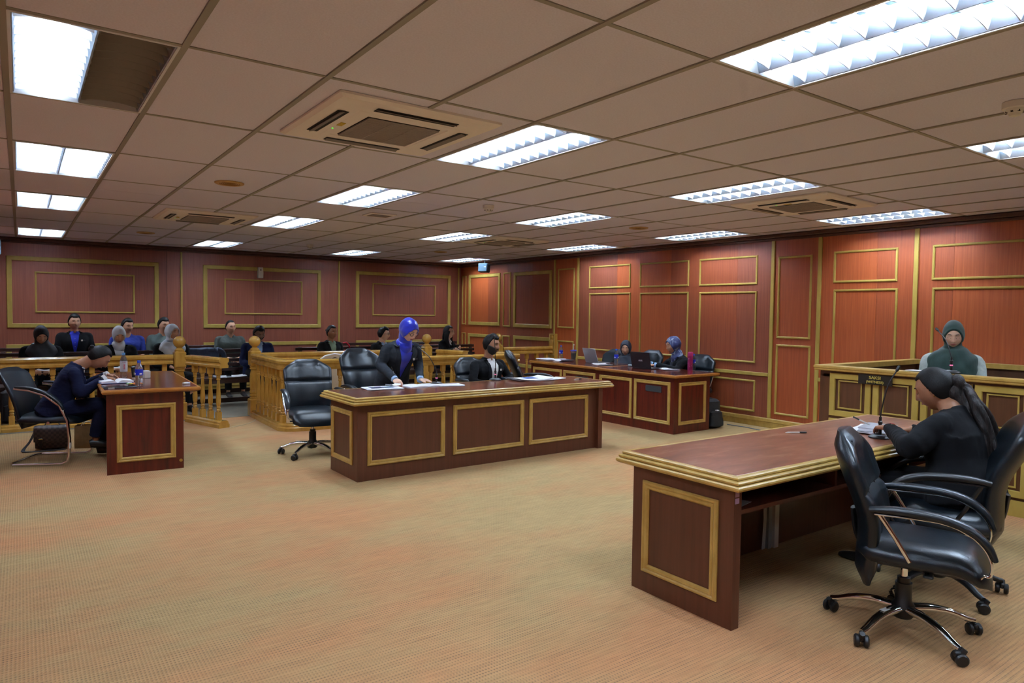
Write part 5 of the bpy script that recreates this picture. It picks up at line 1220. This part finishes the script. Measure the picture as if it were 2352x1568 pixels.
lp2 = laptop((7.00, 6.56, Z1), facing(-.98, -.05), 'open dark laptop with a pale word on its lid between the two women', mat('dark_laptop', (30, 24, 32), .45), w=.34, d=.22, ang=104, logo='ASUS')
bottle((7.03, 7.19, Z1), 'clear water bottle with blue label between the two laptops', h=.235)
bottle((7.40, 6.09, Z1), 'water bottle half hidden behind the magenta flask', h=.215)
t = thing('thermos_flask', 'tall magenta flask near the front corner of the side desk', 'flask', (7.30, 6.06, Z1)); MAG = noisy('magenta_flask', [(140, 26, 84), (164, 40, 104)], (20, 20, 20), .35)
obj('flask_body', MB().lathe([(0, 0), (.033, 0), (.035, .01), (.035, .19), (0, .19)], 24), MAG, t); obj('flask_lid', MB().lathe([(0, .19), (.034, .19), (.036, .195), (.036, .235), (.030, .245), (0, .245)], 24), mat('magenta_lid', (196, 60, 130), .4), t)
q = MB()
for k in range(14): a = random.uniform(0, 2*PI); z = random.uniform(.03, .17); q.ell((.0352*math.cos(a), .0352*math.sin(a), z), (.004, .004, .003), 6, 4)
o = obj('flower_print', q, mat('pale_print', (230, 190, 214), .5), t); o['kind'] = 'stuff'
t = thing('phone', 'dark phone lying in front of the typing woman', 'phone', (7.22, 6.28, Z1+.006), R(70)); obj('phone_body', MB().box((-.075, -.037, 0), (.075, .037, .008), .003), PLASTIC, t); obj('phone_screen', MB().box((-.07, -.033, .008), (.07, .033, .0086)), mat('dark_glass', (20, 26, 34), .15), t, smooth=0)
sheets((7.12, 6.30, Z1), R(65), .30, .21, 3, 'white pages in front of the woman typing on the dark laptop', curl=.006)
sheets((6.86, 7.30, Z1), R(70), .30, .20, 3, 'open leaflet at the edge of the side desk before the bottle', curl=.012)
sheets((6.88, 8.20, Z1), R(80), .30, .22, 2, 'folded white sheet on the farther side desk', curl=.03)
t = thing('computer_mouse', 'grey mouse under a hand beside the dark laptop', 'mouse', (7.05, 6.93, Z1), 1.2); obj('mouse_body', MB().ell((0, 0, .012), (.05, .03, .02)), mat('mouse_grey', (120, 146, 156), .4), t); obj('scroll_wheel', MB().lathe([(0, -.004), (.008, -.004), (.008, .004), (0, .004)], 12, (.025, 0, .028), ax='y'), PLASTIC, t)
t = sheets((6.86, 8.55, Z1), R(82), .34, .25, 6, 'stack of white papers and books on the far end of the side desk', name='paper_stack')
t = thing('closed_book', 'dark covered book beside the paper stack on the far side desk', 'book', (7.0, 8.36, Z1), R(80)); obj('cover', MB().box((-.13, -.09, 0), (.13, .09, .016), .002), mat('dark_book', (40, 56, 70), .5), t); obj('page_block', MB().box((-.125, -.092, .003), (.125, -.086, .013)), PAPER, t, smooth=0)
bottle((7.06, 8.48, Z1), 'water bottle with blue label at the far end of the side desk', h=.225)
t = thing('tumbler', 'tall iced coffee tumbler with purple lid and straw', 'cup', (7.22, 8.36, Z1)); obj('cup_body', MB().lathe([(0, 0), (.036, 0), (.048, .14), (.044, .14), (.033, .005), (0, .005)], 28), CLEAR, t); obj('drink', MB().lathe([(0, .008), (.032, .008), (.041, .105), (0, .105)], 24), mat('iced_coffee', (186, 166, 140), .5), t)
obj('cup_lid', MB().lathe([(0, .136), (.051, .136), (.051, .15), (.044, .158), (0, .158)], 28), mat('purple_lid', (84, 90, 190), .4), t); obj('straw', MB().tube([(0, 0, .02), (.006, .004, .235)], .004, 8), mat('straw_clear', (200, 206, 230), .3), t); obj('straw_topper', MB().ell((.006, .004, .235), (.012, .010, .012), 12, 8).ell((.006, -.003, .245), (.006, .006, .006), 8, 6), WPLAST, t)
# witness box things
mic((6.14, 2.43, 1.036), 0, 'gooseneck microphone standing before the witness', (.05, .13), .34)
sheets((6.10, 2.66, 1.036), R(88), .16, .12, 2, 'white sheet lying on the ledge before the witness')
# papers in gallery hands
sheets((1.05, 10.66, .66), R(20), .2, .15, 2, 'white sheet held by the woman in the pale grey headscarf', curl=.02)
sheets((.26, 10.66, .655), R(-10), .18, .14, 2, 'white sheet held by the woman in the black headscarf', curl=.02)

# ------------------------------------------------------------------ bags and floor things
BAGB = noisy('black_bag_cloth', [(20, 22, 26), (34, 37, 42)], (12, 12, 12), .7, 4, bump=.3, bscale=(30, 30, 30))
def softbox(lo, hi, e=4.0, n=24, m=12, taper=0):
    b = MB(); cx, cy = (lo[0]+hi[0])/2, (lo[1]+hi[1])/2; rx, ry = (hi[0]-lo[0])/2, (hi[1]-lo[1])/2; rs = []
    for i in range(m+1):
        f = i/m; z = lo[2]+(hi[2]-lo[2])*f; s = min(1, math.sin(PI*min(max(f, .02), .98))*4)**.4*(1-taper*f)
        rs.append([(cx+rx*s*math.copysign(abs(math.cos(a))**(2/e), math.cos(a)), cy+ry*s*math.copysign(abs(math.sin(a))**(2/e), math.sin(a)), z) for a in [2*PI*j/n for j in range(n)]])
    return b.rings(rs)
def checker_mat():
    m = mat('checked_leather', (60, 46, 42), .5); L = m.node_tree.links; ck = nd(m, 'ShaderNodeTexChecker'); tc = nd(m, 'ShaderNodeTexCoord'); ck.inputs['Scale'].default_value = 42
    ck.inputs[1].default_value = lin(74, 60, 56); ck.inputs[2].default_value = lin(44, 35, 34); L.new(tc.outputs['Object'], ck.inputs[0]); L.new(ck.outputs[0], m.node_tree.nodes['Principled BSDF'].inputs['Base Color']); return m
CK = checker_mat()
t = thing('messenger_bag', 'dark checked messenger bag on the floor under the visitor chair', 'bag', (.25, 8.52, 0), R(-12))
obj('bag_body', softbox((-.15, -.045, 0), (.15, .06, .235)), CK, t)
obj('flap', MB().loft([(0, .05, .235), (0, 0, .248), (0, -.045, .236), (0, -.060, .18), (0, -.060, .09)], [(.152, .005)]*5, side=(1, 0, 0), n=16, e=8), CK, t)
obj('buckle_strap', MB().box((-.10, -.072, .03), (-.075, -.060, .13), .003), mat('dark_strap', (34, 28, 28), .5), t, smooth=0); obj('buckle', MB().box((-.105, -.076, .115), (-.070, -.070, .123), .002), mat('brass', (190, 160, 90), .3, 1), t, smooth=0)
obj('handle', MB().tube([(-.07, 0, .24), (-.05, 0, .275), (.05, 0, .28), (.08, 0, .24)], .006, 8), mat('dark_strap', (34, 28, 28), .5), t)
obj('shoulder_strap', MB().loft([(-.155, 0, .18), (-.19, -.03, .09), (-.235, -.08, .02), (-.20, -.13, .008), (-.02, -.12, .008), (.13, -.085, .008)], [(.003, .018)]*6, side=(0, 0, 1), n=8, e=6), mat('strap_navy', (24, 26, 32), .7), t)
t = thing('paper_bag', 'brown paper shopping bag on the floor beside the writing woman\'s feet', 'bag', (.56, 8.44, 0), R(-20)); KR = noisy('kraft_paper', [(140, 116, 78), (166, 140, 98)], (10, 10, 10), .8, 4, bump=.5, bscale=(14, 14, 14))
b = MB(); b.rings([[(-.11, -.055, 0), (.11, -.055, 0), (.11, .055, 0), (-.11, .055, 0)], [(-.112, -.05, .1), (.108, -.066, .1), (.112, .05, .1), (-.106, .06, .1)], [(-.115, -.03, .23), (.11, -.045, .25), (.115, .03, .24), (-.11, .04, .24)]], cap=False); b.add([(-.11, -.055, 0), (.11, -.055, 0), (.11, .055, 0), (-.11, .055, 0)], [(0, 1, 2, 3)])
obj('bag_body', b, KR, t, smooth=0); obj('handle', MB().tube([(-.05, -.045, .235), (-.03, -.04, .275), (.03, -.04, .275), (.05, -.045, .24)], .004, 6), WPLAST, t); obj('handle', MB().tube([(-.05, .035, .235), (-.03, .035, .27), (.03, .035, .27), (.05, .035, .24)], .004, 6), WPLAST, t)
t = thing('backpack', 'black backpack standing on the floor against the side desk end', 'bag', (7.38, 5.74, 0), R(-10))
obj('bag_body', softbox((-.13, -.06, 0), (.15, .12, .38), e=2.8, taper=.25), BAGB, t); obj('front_pocket', softbox((-.10, -.11, .02), (.12, -.01, .23), e=2.6, taper=.2), BAGB, t); obj('carry_handle', MB().tube([(-.03, .06, .345), (-.02, .06, .385), (.04, .06, .385), (.05, .06, .345)], .007, 8), BAGB, t)
obj('shoulder_strap', MB().loft([(.10, .10, .32), (.19, .10, .22), (.22, .06, .10), (.19, .02, .015)], [(.022, .005)]*4, side=(0, 1, 0), n=10), BAGB, t); obj('logo_patch', MB().box((-.02, -.104, .235), (.02, -.072, .247)), LBW, t, smooth=0); obj('zip', MB().tube([(-.10, -.095, .16), (.12, -.1, .16)], .003, 6), PLASTIC, t)
cb = MB().tube([(7.75, 5.78, .008), (7.78, 5.5, .006), (7.72, 5.2, .006), (7.62, 4.95, .006), (7.6, 4.7, .006), (7.64, 4.3, .006)], .006, 6)
o = obj('floor_cable', cb, mat('grey_cable', (110, 118, 130), .5)); tag(o, 'grey cable lying on the carpet along the right wall', 'cable')
t = thing('shoulder_bag', 'black bag hanging down behind the sideways chair at the centre', 'bag', (5.62, 7.72, 0), .3); obj('bag_body', softbox((-.12, -.06, .35), (.12, .06, .66)), BAGB, t); obj('handle', MB().tube([(-.06, 0, .65), (-.04, 0, .72), (.04, 0, .72), (.06, 0, .65)], .007, 8), BAGB, t); obj('bag_stool', MB().box((-.13, -.1, 0), (.13, .1, .35), .01), DARKIN, t)
t = thing('backpack', 'black backpack on the grey carpet behind the left railing', 'bag', (-.10, 10.72, 0), .2); obj('bag_body', softbox((-.14, -.09, 0), (.14, .09, .42), taper=.15), BAGB, t); obj('front_pocket', softbox((-.11, -.13, .03), (.11, -.06, .24)), BAGB, t); obj('shoulder_strap', MB().loft([(.12, -.02, .34), (.20, -.08, .16), (.26, -.10, .02)], [(.02, .004)]*3, side=(0, 1, 0), n=8), BAGB, t)
t = thing('folded_jacket', 'dark blue jacket bundled over the front bench back beside the ball post', 'jacket', (2.30, 11.40, .70), .1); DN = noisy('denim_dark', [(36, 46, 64), (54, 66, 86)], (10, 10, 10), .8, 4, bump=.6, bscale=(16, 16, 16))
b = softbox((-.22, -.07, 0), (.24, .12, .17), e=2.6); fz = lambda co: .012*noise3(co, 20, 3); obj('cloth_bundle', remesh(b, .012, 2, DN, name='cloth_bundle', disp=fz), None, t); obj('sleeve', MB().loft([(.05, -.05, .13), (.18, -.08, .14), (.27, -.07, .08), (.29, -.05, .0)], [(.04, .03), (.045, .035), (.04, .03), (.03, .025)], n=14), DN, t)
t = sheets((2.62, 11.12, .433), R(5), .46, .30, 4, 'white open papers lying on the front bench seat', curl=.01)
t = thing('phone', 'black phone lying on the papers on the front bench', 'phone', (2.60, 11.10, .446), 1.4); obj('phone_body', MB().box((-.07, -.036, 0), (.07, .036, .009), .003), PLASTIC, t); obj('phone_screen', MB().box((-.066, -.032, .009), (.066, .032, .0095)), mat('dark_glass', (20, 26, 34), .15), t, smooth=0)
t = thing('tumbler', 'tall teal blue tumbler with a loop handle on the front bench', 'cup', (2.90, 11.16, .432)); TB = mat('teal_steel', (44, 96, 124), .35, .3)
obj('cup_body', MB().lathe([(0, 0), (.038, 0), (.040, .02), (.048, .24), (.048, .26), (0, .26)], 24), TB, t); obj('cup_lid', MB().lathe([(0, .26), (.046, .26), (.044, .285), (0, .29)], 24), mat('lid_grey', (90, 110, 124), .4), t); obj('handle', MB().tube([(-.044, 0, .25), (-.044, 0, .36), (-.03, 0, .38), (.03, 0, .38), (.044, 0, .36), (.044, 0, .25)], .006, 8), TB, t)
bottle((3.0, 11.06, .432), 'water bottle with blue label beside the teal tumbler on the bench', h=.24)
t = thing('red_strap_bag', 'bright red curved strap of a bag hooked on the bench back', 'bag', (4.62, 11.42, .80), 0); RD = mat('bright_red', (220, 24, 46), .5)
obj('strap', MB().tube([(-.06, -.01, .11), (-.0, -.02, .12), (.05, -.02, .07), (.07, -.01, .0)], .013, 8), RD, t); obj('bag_body', softbox((-.05, .04, -.28), (.12, .12, -.02)), RD, t)
t = thing('handbag', 'black handbag with a loop handle on the bench left of the long haired woman', 'bag', (6.02, 11.25, .43), 0); obj('bag_body', softbox((-.17, -.08, 0), (.17, .1, .42), e=3, taper=.2), BAGB, t); obj('handle', MB().tube([(-.08, 0, .40), (-.06, 0, .46), (.06, 0, .46), (.08, 0, .40)], .012, 8), BAGB, t)
